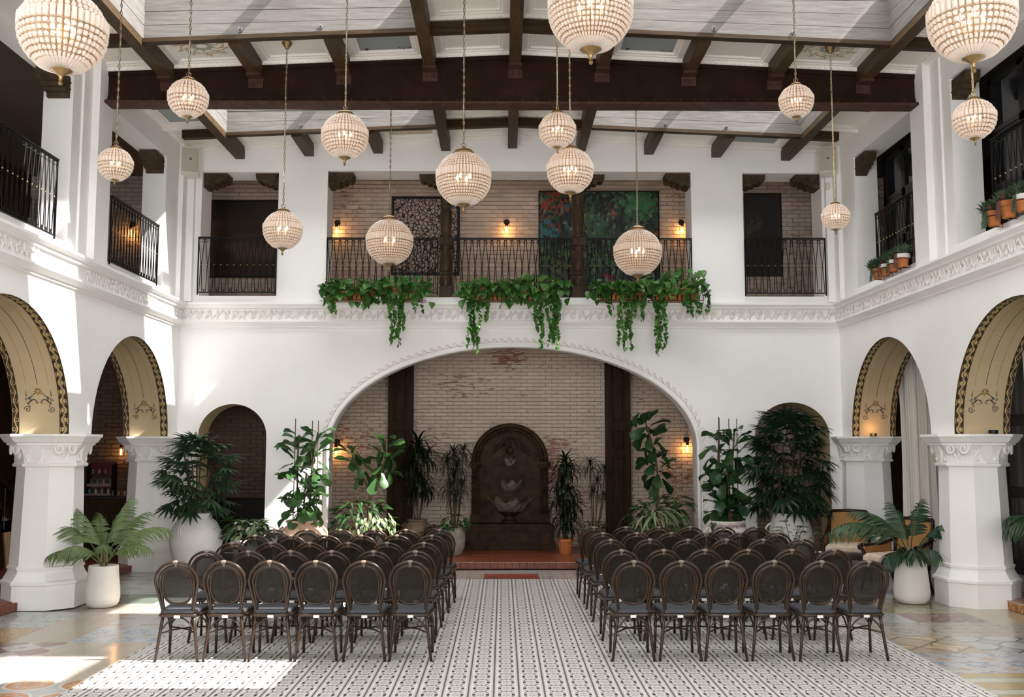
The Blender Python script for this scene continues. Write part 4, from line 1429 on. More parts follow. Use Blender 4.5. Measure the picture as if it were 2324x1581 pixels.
for x, lb in ((-.943, 'lattice artwork column'), (1.247, 'jungle painting column')):
    for sg in (-1, 1):
        w = {(-.943, -1): 'wooden corbel springing from the column top above the black lattice artwork', (-.943, 1): 'wooden corbel behind the central globe chandelier, on the lattice artwork column',
             (1.247, -1): 'wooden corbel hidden behind two overlapping globe chandeliers, on the jungle painting column', (1.247, 1): 'wooden corbel peeking out beside a globe chandelier, above the jungle painting'}[(x, sg)]
        corbel(w, TR(x + sg * .10, YB + .27, 6.40) @ (RZ(0) if sg > 0 else RZ(PI)), .34, .235, .2)
for x, y, lb in ((XL - .17, 15.1, 'stepped wooden corbel on a white jamb above the dim brick hall railing'), (XL - .17, 11.75, 'stepped wooden corbel beneath the big globe chandelier, on the jamb of dark gallery'),
                 (XR + .11, 15.2, 'stepped wooden corbel on the white jamb beside the far black window'), (XR + .11, 11.9, 'stepped wooden corbel behind a chandelier chain, beside the near black window')):
    corbel(lb, TR(x, y, 6.36) @ RZ(-PI / 2), .36 if x < 0 else .52, .26 if x < 0 else .30, .26 if x < 0 else .18)

# ------------------------------------------------------------------ paintings
def M_lattice():
    t = NT('black_branch_lattice_paint').p(.6)
    v = t.pos()
    mp = t.n('ShaderNodeMapping'); mp.inputs['Scale'].default_value = (1, .01, 1); t.link(v, mp.inputs[0])
    nz = t.n('ShaderNodeTexNoise'); nz.inputs['Scale'].default_value = 6; t.link(mp.outputs[0], nz.inputs[0])
    ad = t.n('ShaderNodeVectorMath', operation='SCALE'); ad.inputs[3].default_value = .10; t.link(nz.outputs[1], ad.inputs[0])
    av = t.n('ShaderNodeVectorMath', operation='ADD'); t.link(mp.outputs[0], av.inputs[0]); t.link(ad.outputs[0], av.inputs[1])
    vo = t.n('ShaderNodeTexVoronoi', feature='DISTANCE_TO_EDGE'); vo.inputs['Scale'].default_value = 15; t.link(av.outputs[0], vo.inputs['Vector'])
    v2 = t.n('ShaderNodeTexVoronoi'); v2.inputs['Scale'].default_value = 15; t.link(av.outputs[0], v2.inputs['Vector'])
    ed = t.math('LESS_THAN', vo.outputs['Distance'], .105)
    c = t.mix(ed, (.40, .30, .25), (.012, .008, .008))
    sx = t.n('ShaderNodeSeparateColor'); t.link(v2.outputs['Color'], sx.inputs[0])
    dot = t.math('MULTIPLY', t.math('LESS_THAN', v2.outputs['Distance'], .16), t.math('GREATER_THAN', sx.outputs[0], .62))
    c = t.mix(dot, c, (.22, .008, .012))
    t.col(c)
    return t.mat
def M_jungle():
    t = NT('jungle_painting_paint').p(.45)
    v = t.pos()
    a = t.noise(v, 1.6, 3, .6, scl=(1, .01, 1)); b = t.noise(v, 2.4, 2, .6, scl=(1.3, .01, .8))
    vo = t.n('ShaderNodeTexVoronoi'); vo.inputs['Scale'].default_value = 24
    mp = t.n('ShaderNodeMapping'); mp.inputs['Scale'].default_value = (.9, .01, .6); mp.inputs['Rotation'].default_value = (0, .6, 0)
    t.link(v, mp.inputs[0]); t.link(mp.outputs[0], vo.inputs['Vector'])
    s = t.n('ShaderNodeSeparateColor'); t.link(vo.outputs['Color'], s.inputs[0])
    base = t.ramp(a, [(.32, (.010, .014, .012)), (.46, (.012, .05, .022)), (.56, (.02, .085, .035)), (.68, (.05, .11, .03))])
    c = t.mix(t.math('GREATER_THAN', s.outputs[0], .50), base, (.004, .006, .006))
    hot = t.math('MULTIPLY', t.math('GREATER_THAN', b, .60), t.math('GREATER_THAN', s.outputs[1], .80))
    c = t.mix(hot, c, (.20, .035, .010))
    teal = t.math('MULTIPLY', t.math('LESS_THAN', b, .43), t.math('GREATER_THAN', s.outputs[2], .6))
    c = t.mix(teal, c, (.015, .10, .12))
    sx = t.n('ShaderNodeSeparateXYZ'); t.link(v, sx.inputs[0])
    for (px, pz, pr, cc, th, ch) in ((.92, 6.45, .42, (.26, .035, .012), .42, 1), (.80, 5.85, .34, (.02, .13, .17), .45, 2), (2.55, 6.45, .5, (.02, .15, .05), .40, 0), (2.0, 4.92, .3, (.20, .012, .02), .40, 1), (1.05, 5.2, .5, (.07, .10, .02), .5, 2), (2.7, 5.7, .35, (.22, .10, .02), .62, 0), (1.7, 6.0, .5, (.03, .10, .04), .5, 1)):
        dx = t.math('SUBTRACT', sx.outputs[0], px); dz = t.math('SUBTRACT', sx.outputs[2], pz)
        d = t.math('SQRT', t.math('ADD', t.math('MULTIPLY', dx, dx), t.math('MULTIPLY', dz, dz)))
        near_ = t.math('MAXIMUM', t.math('SUBTRACT', 1.0, t.math('DIVIDE', d, pr)), 0.0)
        k = t.math('GREATER_THAN', t.math('ADD', s.outputs[ch], near_), 1.0 + th * .3)
        c = t.mix(t.math('MULTIPLY', k, t.math('GREATER_THAN', near_, .02)), c, cc)
    c = t.mix(t.math('MULTIPLY', t.math('GREATER_THAN', s.outputs[2], .94), .8), c, (.15, .19, .12))
    t.col(c)
    return t.mat
def M_murk(name, stops, sc):
    t = NT(name).p(.4)
    t.col(t.ramp(t.noise(t.pos(), sc, 2, .5, scl=(.8, .01, 1.4)), stops))
    return t.mat
def painting(label, x0, x1, z0, z1, pm_, fr, mat, dep=.05):
    r = thing('framed_painting', label, 'painting', ((x0 + x1) / 2, 18.25, (z0 + z1) / 2))
    w, h = x1 - x0, z1 - z0
    obj('canvas', MB().box((0, -.015, 0), (w - .02, dep * .7, h - .02)), pm_, r)
    f = MB()
    for sx in (-1, 1): f.box((sx * (w / 2 - fr / 2), -.025, 0), (fr, dep + .02, h))
    for sz in (-1, 1): f.box((0, -.025, sz * (h / 2 - fr / 2)), (w - 2 * fr, dep + .02, fr))
    obj('frame', f, mat, r)
    return r
painting('black branching lattice artwork with red dots in black frame', -2.07, -.80, 5.05, 6.535, M_lattice(), .05, BLACK)
painting('large dark jungle leaf painting with red and teal patches', .665, 2.915, 4.62, 6.65, M_jungle(), .018, PANELW)
painting('dark brown landscape painting in thin black frame', -5.50, -3.95, 5.0, 6.46, M_murk('dark_landscape_paint', [(.35, (.012, .008, .006)), (.50, (.03, .018, .011)), (.62, (.085, .056, .036))], 1.1), .03, BLACK)
ap = painting('dark grey painting of a pale animal head', 4.51, 5.20, 5.04, 6.61, M_murk('dark_grey_paint', [(.35, (.012, .012, .012)), (.6, (.025, .025, .025)), (.75, (.05, .048, .045))], 1.2), .012, BLACK)
hm = MB()
hm.prism([(-.30, .02), (-.22, .12), (-.14, .14), (-.09, .22), (-.06, .13), (-.04, .22), (-.015, .12), (-.02, .02), (-.10, -.10), (-.16, -.22), (-.24, -.28), (-.33, -.34), (-.33, -.10)], lambda a, b, h: (a, -.034 - h, b + .15), 0, .002)
obj('painted_head', hm, M_plain('grey_painted_head', (.055, .052, .048), .5, var=.8, scale=9, c2=(.014, .013, .012)), ap)

# ------------------------------------------------------------------ bulb sconces
GLOBE = bpy.data.materials.new('amber_bulb_glass'); GLOBE.use_nodes = True
_t = GLOBE.node_tree; _t.nodes.remove(_t.nodes['Principled BSDF'])
_tr = _t.nodes.new('ShaderNodeBsdfTransparent'); _tr.inputs[0].default_value = (1, .93, .82, 1)
_gl = _t.nodes.new('ShaderNodeBsdfGlossy'); _gl.inputs['Roughness'].default_value = .03
_mx = _t.nodes.new('ShaderNodeMixShader'); _mx.inputs[0].default_value = .08
_t.links.new(_tr.outputs[0], _mx.inputs[1]); _t.links.new(_gl.outputs[0], _mx.inputs[2]); _t.links.new(_mx.outputs[0], _t.nodes['Material Output'].inputs[0])
FILA = M_emit('glowing_filament', (1.0, .50, .16), 34)
def sconce(label, x, y, z, pw=2.2):
    r = thing('wall_sconce', label, 'lamp', (x, y, z), 0, None)
    obj('backplate', MB().lathe([(0, 0), (.055, 0), (.055, .02), (.04, .035), (0, .035)], 14).xf(RX(PI / 2)), BLACK, r, 40)
    obj('arm', MB().tube([(0, -.03, 0), (0, -.09, 0), (0, -.11, -.02), (0, -.11, -.05)], .012, 8), BLACK, r)
    obj('socket', MB().lathe([(.02, -.04), (.027, -.05), (.027, -.09), (.02, -.095)], 12, (0, -.11, 0)), BLACK, r, 40)
    g = obj('bulb', MB().lathe([(.016, -.095), (.02, -.11), (.045, -.15), (.055, -.19), (.045, -.225), (.02, -.245), (0, -.248)], 14, (0, -.11, 0)), GLOBE, r, True)
    f = MB()
    for k in range(4):
        an = k * PI / 2
        f.tube([(.010 * math.cos(an), -.11 + .010 * math.sin(an), -.13), (.016 * math.cos(an), -.11 + .016 * math.sin(an), -.20)], .0035, 4)
    obj('filament', f, FILA, g)
    d = bpy.data.lights.new('sconce_light', 'POINT'); d.energy = pw; d.color = (1, .48, .16); d.shadow_soft_size = .03
    o = bpy.data.objects.new('sconce_light', d); COL.objects.link(o); o.parent = r; o.location = (0, -.11, -.17)
    return r
sconce('bulb sconce on the gallery brick, half hidden by the white jamb', -3.08, 18.27, 6.04)
sconce('bulb sconce on gallery brick between the lattice artwork and jungle painting', .07, 18.27, 6.06)
sconce('bulb sconce on gallery brick just past the jungle painting', 3.33, 18.27, 6.06)
sconce('bulb sconce glowing through the oblique iron railing', -6.88, 18.27, 6.0)
sconce('bulb sconce above the bar counter, beside a column capital', -6.90, 18.27, 1.97, 1.2)
sconce('bulb sconce under the great arch, beside the fiddle leaf fig', 3.36, 18.27, 2.02)
sconce('bulb sconce glowing behind the leaves of the alcove fig in sunlight', -3.02, 18.27, 1.98)

# ------------------------------------------------------------------ wall speakers and sensor
SPKW = M_plain('cream_speaker_grille', (.50, .455, .385), .7, var=.04)
SPKF = M_plain('cream_speaker_case', (.74, .69, .61), .5, var=.03)
def rrect(w, h, r, n=5):
    out = []
    for cx, cz, a0 in ((w / 2 - r, h / 2 - r, 0), (-w / 2 + r, h / 2 - r, PI / 2), (-w / 2 + r, -h / 2 + r, PI), (w / 2 - r, -h / 2 + r, 1.5 * PI)):
        out += [(cx + r * math.cos(a0 + PI / 2 * j / n), cz + r * math.sin(a0 + PI / 2 * j / n)) for j in range(n + 1)]
    return out
def speaker(label, x, y, z, rz, tilt):
    r = thing('wall_speaker', label, 'speaker', (x, y, z), rz)
    r.rotation_euler = (tilt, 0, rz)
    f = lambda a, b, h: (a, h, b)
    obj('cabinet', MB().prism(rrect(.285, .44, .025), f, -.09, .10), SPKF, r)
    obj('grille', MB().prism(rrect(.262, .417, .02), f, -.096, -.088), SPKW, r)
    rim = [(a, -.094, b) for a, b in rrect(.274, .429, .022)]
    obj('rim', MB().tube(rim, .007, 5, closed=True), SPKF, r)
    bd = obj('badge', MB().box((0, -.099, .015), (.032, .006, .032)), BLACK, r)
    obj('badge_mark', MB().box((.0, -.103, .017), (.011, .003, .009)), WHITE, bd)
    obj('wall_mount', MB().box((0, .14, 0), (.07, .10, .10)), SPKF, r)
    obj('cable', MB().tube([(-.05, .1, .22), (-.09, .13, .27), (-.06, .2, .33)], .008, 6), M_plain('brown_cable', (.12, .05, .03), .6), r) if 'cable' not in bpy.data.meshes else put('cable', bpy.data.meshes['cable'], r)
speaker('cream wall speaker above the corner by the dark landscape painting', -5.03, 15.72, 6.46, .30, -.16)
speaker('cream wall speaker partly behind a chandelier chain, by the grey animal painting', 5.27, 15.72, 6.50, -.30, -.16)
s = thing('wall_sensor', 'small cream sensor on the wall under a corbel', 'sensor', (5.30, 15.88, 6.13))
obj('housing', MB().lathe([(0, .06), (.035, .055), (.04, -.02), (.025, -.06), (0, -.065)], 12), SPKF, s, 40)

# ------------------------------------------------------------------ wall fountain
fo = thing('wall_fountain', 'dark bronze wall fountain with arched back and three shell bowls', 'fountain', (.13, 18.20, .105))
b = MB()
for (w, d, z0, z1) in ((1.60, .66, 0, .09), (1.54, .62, .09, .13), (1.44, .56, .13, .32), (1.50, .60, .32, .35), (1.56, .63, .35, .40), (1.46, .57, .40, .44)):
    b.box((0, -d / 2, (z0 + z1) / 2), (w, d, z1 - z0))
for sx in (-1, 1): b.box((sx * .66, -.295, .225), (.22, .59, .19))
obj('plinth', b, BRONZE, fo)
def arch_poly(hw, z0, zs, n=24):
    return [(hw, z0)] + [(hw * math.cos(PI * j / n), zs + hw * math.sin(PI * j / n)) for j in range(n + 1)] + [(-hw, z0)]
obj('back_panel', MB().prism(arch_poly(.62, .42, 1.53), lambda a, c, h: (a, h, c), -.10, 0), BRONZE, fo)
rim = MB()
for hw, r_, yy in ((.65, .045, -.10), (.585, .028, -.13), (.54, .018, -.12)):
    rim.tube([(hw * math.cos(PI * j / 30), yy, 1.52 + hw * math.sin(PI * j / 30)) for j in range(31)], r_, 8)
obj('arch_moulding', rim, BRONZE, fo, True)
for sx in (-1, 1):
    c = MB()
    c.box((sx * .615, -.09, .50), (.20, .20, .12)).box((sx * .615, -.09, .57), (.17, .17, .03))
    for k in range(5): c.tube([(sx * .615 + (k - 2) * .028, -.15, .58), (sx * .615 + (k - 2) * .028, -.15, 1.42)], .014, 6)
    c.box((sx * .615, -.09, 1.0), (.15, .11, .86))
    p = obj('fluted_pilaster', c, BRONZE, fo)
    k = MB().box((sx * .615, -.10, 1.50), (.21, .21, .05)).box((sx * .615, -.10, 1.44), (.17, .17, .06))
    for q in (-1, 1): k.tube([(sx * .615 + q * .085 + .03 * math.cos(t), -.20, 1.455 + .03 * math.sin(t)) for t in [j * .7 for j in range(9)]], .014, 6)
    obj('capital', k, BRONZE, p)
def shell(name, z, R0, H, ped=False):
    def lobe(r, i, an):
        k = i / 6
        return r * (1 + .10 * k * math.cos(an * 9)), .045 * k * math.cos(an * 9) * (R0 / .3)
    pf = [(R0 * .22, 0), (R0 * .45, H * .12), (R0 * .66, H * .32), (R0 * .80, H * .55), (R0 * .90, H * .78), (R0 * .98, H * .95), (R0 * 1.04, H), (R0 * .95, H * .93), (R0 * .7, H * .5), (R0 * .1, H * .3)]
    m = MB().lathe(pf, 54, (0, -.10, z), lobe, half=True)
    obj(name, m, BRONZEL, fo, 60)
shell('shell_bowl', 1.44, .135, .14)
shell('shell_bowl', .98, .225, .19)
shell('shell_bowl', .60, .40, .26)
obj('pedestal', MB().lathe([(.16, .44), (.15, .47), (.10, .50), (.09, .55), (.13, .58), (.20, .62), (.10, .66)], 24, (0, -.12, 0)), BRONZE, fo, 40)
rl = MB()
rl.sphere((0, -.12, 1.72), .075, 12, 8, (1, .6, 1))
rl.tube([(0, -.12, 1.80), (0, -.13, 1.86)], .03, 8)
for sg in (-1, 1):
    for j in range(5):
        a0 = .2 + j * .24
        rl.tube([(sg * (.05 + .36 * t * math.sin(a0) ), -.115, 1.86 + .10 * math.cos(a0 * 1.6) - .28 * t * t * math.sin(a0)) for t in (.1, .3, .5, .7, .9)], [.012, .025, .02, .026, .008], 5)
    rl.tube([(sg * .04 + sg * .03 * t, -.12, 1.92 + .07 * t) for t in (0, .5, 1)], [.02, .018, .006], 5)
rl.tube([(0, -.12, 1.93), (0, -.13, 2.02)], [.025, .006], 6)
obj('crown_relief', rl, BRONZE, fo, True)

# ------------------------------------------------------------------ armchairs, curtains, bar, bench
CANE = M_plain('woven_cane', (.40, .20, .065), .6, var=.45, scale=60, scl=(3, 3, 1), bump=.3)
DKFR = M_plain('dark_chair_frame', (.022, .013, .009), .3, var=.3)
CUSH = M_plain('beige_floral_cushion', (.66, .52, .40), .85, var=.25, scale=11)
def armchair(label, x, y, rz):
    r = thing('cane_armchair', label, 'armchair', (x, y, 0), rz, None)
    # faces local -y
    s = MB()
    for sx in (-1, 1): s.tube([(sx * .27, .30, .36), (sx * .285, .36, .62), (sx * .275, .42, .86), (sx * .25, .45, .93)], .024, 8)
    s.tube([(-.25, .45, .93), (0, .46, .945), (.25, .45, .93)], .026, 8)
    s.tube([(-.27, .30, .40), (.27, .30, .40)], .024, 8)
    obj('back_frame', s, DKFR, r, True)
    pn = MB()
    g = [[(sx * (.255 + .01 * math.sin(k * 3)), .31 + .13 * k, .42 + .50 * k) for sx in (-1, 1)] for k in [j / 6 for j in range(7)]]
    for a, c in zip(g, g[1:]):
        pn.add([a[0], a[1], c[1], c[0]], [(0, 1, 2, 3)])
        pn.add([(p[0], p[1] + .015, p[2]) for p in (a[0], a[1], c[1], c[0])], [(0, 3, 2, 1)])
    obj('back_panel', pn, CANE, r)
    for sx in (-1, 1):
        a = MB().tube([(sx * .285, .37, .72), (sx * .30, .30, .645), (sx * .315, .12, .60), (sx * .325, -.12, .585), (sx * .325, -.26, .60), (sx * .325, -.31, .575), (sx * .325, -.29, .545)], .026, 8)
        a.tube([(sx * .325, -.27, .575), (sx * .315, -.22, .47), (sx * .31, -.27, .36), (sx * .305, -.28, .30)], .024, 8)
        q = obj('arm', a, DKFR, r, True)
        c = MB()
        pts = [(-.22, .57), (.10, .59), (.28, .64), (.30, .36), (-.24, .36)]
        c.prism(pts, lambda u, v, h: (sx * (.305 + h), u, v), -.006, .006)
        obj('arm_panel', c, CANE, q)
    for sx, sy in ((-1, -1), (1, -1), (-1, 1), (1, 1)):
        obj('leg', MB().tube([(sx * .29, sy * .27 + .01, .32), (sx * .29, sy * .28 + .01, .15), (sx * .30, sy * .33 + .01, 0)], [.026, .022, .018], 8), DKFR, r, True)
    obj('seat_frame', MB().bbox((0, .01, .33), (.62, .60, .09), .012), DKFR, r)
    c = MB().bbox((0, 0, 0), (.56, .56, .13), .04)
    obj('cushion', c.xf(TR(0, -.01, .43)), CUSH, r)
armchair('cane armchair with beige cushion facing the seats, against the white column', 5.05, 14.75, math.radians(-24))
armchair('cane armchair seen side on behind the potted palm', 5.20, 13.35, math.radians(-62))
CURT = M_plain('cream_linen_curtain', (.90, .86, .79), .9, var=.06, scale=3, scl=(1, 1, .1))
def curtain(label, x, y, w, z0, z1, rz):
    r = thing('linen_curtain', label, 'curtain', (x, y, 0), rz)
    b = MB(); n = 60; m = 8
    vs = []
    for j in range(m + 1):
        k = j / m
        for i in range(n + 1):
            u = i / n
            a = .045 + .02 * (1 - k)
            vs.append(((u - .5) * w * (1 - .12 * math.sin(PI * k)), a * math.sin(u * 26 + .5 * math.sin(k * 3)) + .02 * math.sin(u * 71), z0 + (z1 - z0) * k))
    fs = [(j * (n + 1) + i, j * (n + 1) + i + 1, (j + 1) * (n + 1) + i + 1, (j + 1) * (n + 1) + i) for j in range(m) for i in range(n)]
    obj('cloth', b.add(vs, fs), CURT, r, True)
    obj('curtain_rod', MB().tube([(-w / 2 - .1, 0, z1 + .02), (w / 2 + .1, 0, z1 + .02)], .015, 8), BLACK, r)
curtain('tall cream linen curtain seen through the far arch beside the palm', 6.52, 15.55, .62, .11, 3.80, math.radians(-20))
curtain('tall cream linen curtain beyond the near column at the picture edge', 6.95, 12.75, .45, .11, 3.80, math.radians(-20))

bar = thing('bar_counter', 'dark bar cabinet against the brick under the bulb', 'cabinet', (-6.95, 17.55, .105))
obj('body', MB().box((0, 0, .45), (1.5, .55, .90)), PANELW, bar)
obj('worktop', MB().bbox((0, -.01, .925), (1.56, .62, .05), .01), FRAMEB, bar)
for i in range(3):
    d = obj('door', MB().bbox((0, 0, 0), (.46, .72, .03), .01).xf(TR(-.49 + .49 * i, -.285, .47) @ RX(PI / 2)), PANELW, bar)
    obj('handle', MB().tube([(-.49 + .49 * i + .18, -.305, .52), (-.49 + .49 * i + .18, -.33, .54), (-.49 + .49 * i + .18, -.305, .60)], .007, 6), BRASS, d)
obj('brass_plate', MB().box((-.55, -.285, .86), (.16, .01, .03)).box((-.30, -.285, .86), (.12, .01, .03)), BRASS, bar)
rk = thing('snack_rack', 'tiered wooden rack standing on the bar counter', 'rack', (-7.05, 17.62, 1.055))
rb_ = MB()
for j, z in enumerate((.0, .17, .34)):
    rb_.box((0, .0 + .06 * j, z + .01), (.46, .14, .02))
for sx in (-1, 1): rb_.box((sx * .22, .08, .27), (.02, .22, .54))
obj('shelf_frame', rb_, PANELW, rk)
obj('header_board', MB().box((0, .16, .50), (.46, .02, .16)), M_plain('dark_red_board', (.10, .015, .012), .6), rk)
for j, z in enumerate((.02, .19)):
    obj('shelf_lip', MB().box((0, -.075 + .06 * j, z - .015), (.46, .012, .05)), M_plain('pinkish_shelf_lip', (.26, .17, .13), .6) if j == 0 else bpy.data.materials['pinkish_shelf_lip'], rk)
jm = {}
def jar(label, x, y, z, c, h=.10, r=.022, cap=(.25, .2, .15), grp=None):
    t = thing('small_jar', label, 'jar', (x, y, z), 0, grp)
    k = ('j', c, h, r)
    if k not in jm:
        m = M_plain('jar_colour', c, .3, var=.15)
        jm[k] = (MB().lathe([(0, 0), (r, 0), (r, h * .7), (r * .6, h * .8), (r * .6, h * .85), (0, h * .85)], 12).mesh('body', m, 40),
                 MB().lathe([(0, h * .85), (r * .7, h * .85), (r * .7, h), (0, h)], 10).mesh('lid', BLACK, 40))
    put('body', jm[k][0], t); put('lid', jm[k][1], t)
    return t
for j, (z, cols, lb) in enumerate(((1.085, [(.03, .22, .26), (.40, .38, .34), (.14, .20, .20), (.35, .30, .26)], ['teal jar', 'white jar', 'slate jar', 'beige jar']), (1.255, [(.06, .14, .13), (.12, .2, .17), (.26, .27, .24), (.08, .15, .16)], ['dark green jar', 'sage jar', 'pale grey jar', 'dark teal jar']), (1.425, [(.10, .17, .2), (.34, .22, .16), (.36, .05, .04), (.40, .10, .05)], ['blue jar', 'tan jar', 'red jar', 'orange jar']))):
    for i in range(4):
        jar('small %s on the %s shelf of the bar rack' % (lb[i], ('lowest', 'middle', 'top')[j]), -7.05 - .165 + .11 * i, 17.61 + .06 * j, z, cols[i])
for i, (c, n) in enumerate((((.05, .06, .14), 'navy jar'), ((.34, .14, .10), 'coral jar'), ((.48, .30, .10), 'amber jar'), ((.50, .32, .08), 'yellow jar'))):
    jar('small %s standing alone on the bar counter beside the rack' % n, -6.76 + .10 * i, 17.5, 1.055, c)
for i, (c, n) in enumerate((((.02, .07, .04), 'dark green bottle'), ((.05, .12, .08), 'bottle green flask'))):
    jar('tall %s at the back of the bar counter' % n, -6.50 + .12 * i, 17.62, 1.055, c, .26, .04)

be = thing('bench', 'dark upholstered bench inside the small arched niche', 'bench', (-4.35, 17.55, 0))
obj('seat', MB().bbox((0, 0, .40), (1.5, .55, .16), .03), FRAMEB, be)
obj('backrest', MB().bbox((0, .26, .68), (1.5, .10, .62), .02), FRAMEB, be)
obj('brass_rail', MB().tube([(-.75, -.29, .64), (.75, -.29, .64)], .008, 6).tube([(-.74, -.29, .64), (-.74, -.29, .30)], .008, 6).tube([(.74, -.29, .64), (.74, -.29, .30)], .008, 6), BRASS, be)
for sx in (-1, 1):
    for sy in (-1, 1): obj('leg', MB().box((sx * .68, sy * .2, .16), (.06, .06, .32)), FRAMEB, be)
st = thing('staircase', 'dark staircase with sloping handrail behind the near column', 'staircase', (-8.1, 14.0, .10))
for i in range(9):
    obj('step', MB().box((0, .30 * (8 - i) - .3, .175 * (i + .5)), (1.3, .31, .175 * (i + 1) if False else .175)), PANELW, st)
obj('stringer', MB().prism([(-1.1, 0), (2.6, 0), (2.6, .15), (-.6, 1.65), (-1.1, 1.65)], lambda a, c, h: (.60 + h, a + .2, c), 0, .05), PANELW, st)
obj('handrail', MB().beam((.66, 2.5, .55), (.66, -.6, 2.06), .06, .09), FRAMEB, st)
for i in range(8):
    obj('baluster', MB().tube([(.66, 2.3 - .4 * i, .0 + .19 * i), (.66, 2.3 - .4 * i, .64 + .19 * i)], .012, 6), FRAMEB, st)
# ------------------------------------------------------------------ crystal globe chandeliers
CRY = bpy.data.materials.new('clear_crystal'); CRY.use_nodes = True
_t = CRY.node_tree
_p = _t.nodes['Principled BSDF']
_p.inputs['Base Color'].default_value = (.85, .81, .78, 1); _p.inputs['Roughness'].default_value = .06; _p.inputs['Specular IOR Level'].default_value = .9
_tl = _t.nodes.new('ShaderNodeBsdfTranslucent'); _tl.inputs[0].default_value = (.95, .90, .85, 1)
_tr = _t.nodes.new('ShaderNodeBsdfTransparent'); _tr.inputs[0].default_value = (.97, .96, .95, 1)
_m1 = _t.nodes.new('ShaderNodeMixShader'); _m1.inputs[0].default_value = .38
_m2 = _t.nodes.new('ShaderNodeMixShader'); _m2.inputs[0].default_value = .42
_t.links.new(_p.outputs[0], _m1.inputs[1]); _t.links.new(_tl.outputs[0], _m1.inputs[2])
_t.links.new(_m1.outputs[0], _m2.inputs[1]); _t.links.new(_tr.outputs[0], _m2.inputs[2])
_t.links.new(_m2.outputs[0], _t.nodes['Material Output'].inputs[0])
BULB = M_emit('candle_bulb_glow', (1.0, .74, .42), 9)
CANDLE = M_plain('cream_candle_sleeve', (.75, .62, .42), .5)
WIREM = M_plain('gold_wire_frame', (.36, .24, .14), .45, .4, .2, 30)
def globe_meshes(ncol):
    """unit-radius globe: wires, bead rows, prism band, radial rods below"""
    dl = 2 * PI / ncol
    beads = MB(); rods = MB(); wire = MB(); fan = MB()
    bead = MB().sphere((0, 0, 0), 1, 6, 4)
    lats = []
    la = math.radians(18) + dl * .5
    while la < math.radians(70): lats.append(la); la += dl * 1.0
    ups = len(lats)
    la = -dl * .5 - math.radians(2)
    while la > -math.radians(56): lats.append(la); la -= dl * 1.0
    lend = la + dl * .5
    for la in lats:
        cr = math.cos(la)
        for k in range(ncol):
            an = dl * (k + .5)
            r = .43 * dl * max(.45, cr)
            M = RZ(an) @ RY(-la) @ TR(1.0, 0, 0) @ Matrix.Diagonal((r * .8, r, .42 * dl, 1))
            beads.join(bead, M)
        wire.tube([(math.cos(la + dl * .5) * .985 * math.cos(2 * PI * j / 32), math.cos(la + dl * .5) * .985 * math.sin(2 * PI * j / 32), math.sin(la + dl * .5) * .985) for j in range(32)], .013, 3, closed=True)
    for la in (math.radians(18), -math.radians(2)):
        wire.tube([(math.cos(la) * math.cos(2 * PI * j / 32), math.cos(la) * math.sin(2 * PI * j / 32), math.sin(la)) for j in range(32)], .012, 3, closed=True)
    for k in range(ncol):
        an = dl * (k + .5)
        rods.join(MB().prism([(dl * .42 * math.cos(q * PI / 3), dl * .42 * math.sin(q * PI / 3)) for q in range(6)], lambda a, b, h: (a * .8 + 1.0 - .12 * (h - .15) ** 2, b, h), 0.0, .28), RZ(an))
        an2 = dl * k
        wire.tube([(math.cos(l) * .985 * math.cos(an2), math.cos(l) * .985 * math.sin(an2), math.sin(l) * .985) for l in [math.radians(-72 + 145 * j / 14) for j in range(15)]], .013, 3)
        a0, a1 = lend, math.radians(-75)
        pts = [(math.cos(a0 + (a1 - a0) * j / 4) * math.cos(an), math.cos(a0 + (a1 - a0) * j / 4) * math.sin(an), math.sin(a0 + (a1 - a0) * j / 4)) for j in range(5)]
        fan.tube(pts, [dl * .33, dl * .30, dl * .25, dl * .2, dl * .13], 5)
    top = math.sin(math.radians(70))
    crown = MB().lathe([(.36, top - .02), (.40, top + .00), (.40, top + .05), (.34, top + .07), (.30, top + .10), (.33, top + .12), (.30, top + .15), (.18, top + .20), (.07, top + .24), (.05, top + .30), (0, top + .31)], 24)
    bot = -math.sin(math.radians(72))
    cap = MB().lathe([(0, bot - .40), (.035, bot - .385), (.055, bot - .35), (.045, bot - .31), (.02, bot - .29), (.05, bot - .27), (.045, bot - .21), (.075, bot - .15), (.15, bot - .09), (.24, bot - .035), (.31, bot + .02), (.27, bot + .03), (0, bot + .02)], 20)
    stem = MB().tube([(0, 0, top + .1), (0, 0, -.35)], .025, 8)
    for k in range(4):
        an = PI / 4 + k * PI / 2
        stem.tube([(0, 0, -.35), (.12 * math.cos(an), .12 * math.sin(an), -.40), (.26 * math.cos(an), .26 * math.sin(an), -.30), (.26 * math.cos(an), .26 * math.sin(an), -.22)], .02, 5)
    can = MB().tube([(0, 0, -.22), (0, 0, -.02)], .035, 8)
    bul = MB().lathe([(0, -.02), (.035, -.01), (.055, .05), (.045, .11), (.015, .18), (0, .20)], 10)
    return dict(crystal_beads=beads.mesh('crystal_beads', CRY), crystal_rods=rods.mesh('crystal_rods', CRY), wire_frame=wire.mesh('wire_frame', WIREM),
                radial_rods=fan.mesh('radial_rods', CRY), crown=crown.mesh('crown', BRASSD, 40), bottom_cap=cap.mesh('bottom_cap', BRASSD, 40), lamp_arm=stem.mesh('lamp_arm', BRASSD),
                candle=can.mesh('candle', CANDLE, True), bulb=bul.mesh('bulb', BULB, True))
GM = {n: globe_meshes(n) for n in (30, 40, 52)}
lnk = MB().tube([(.010 * math.cos(t), 0, .024 * math.sin(t)) for t in [2 * PI * j / 10 for j in range(10)]], .0035, 4, closed=True)
lnk2 = MB().join(lnk, RZ(PI / 2))
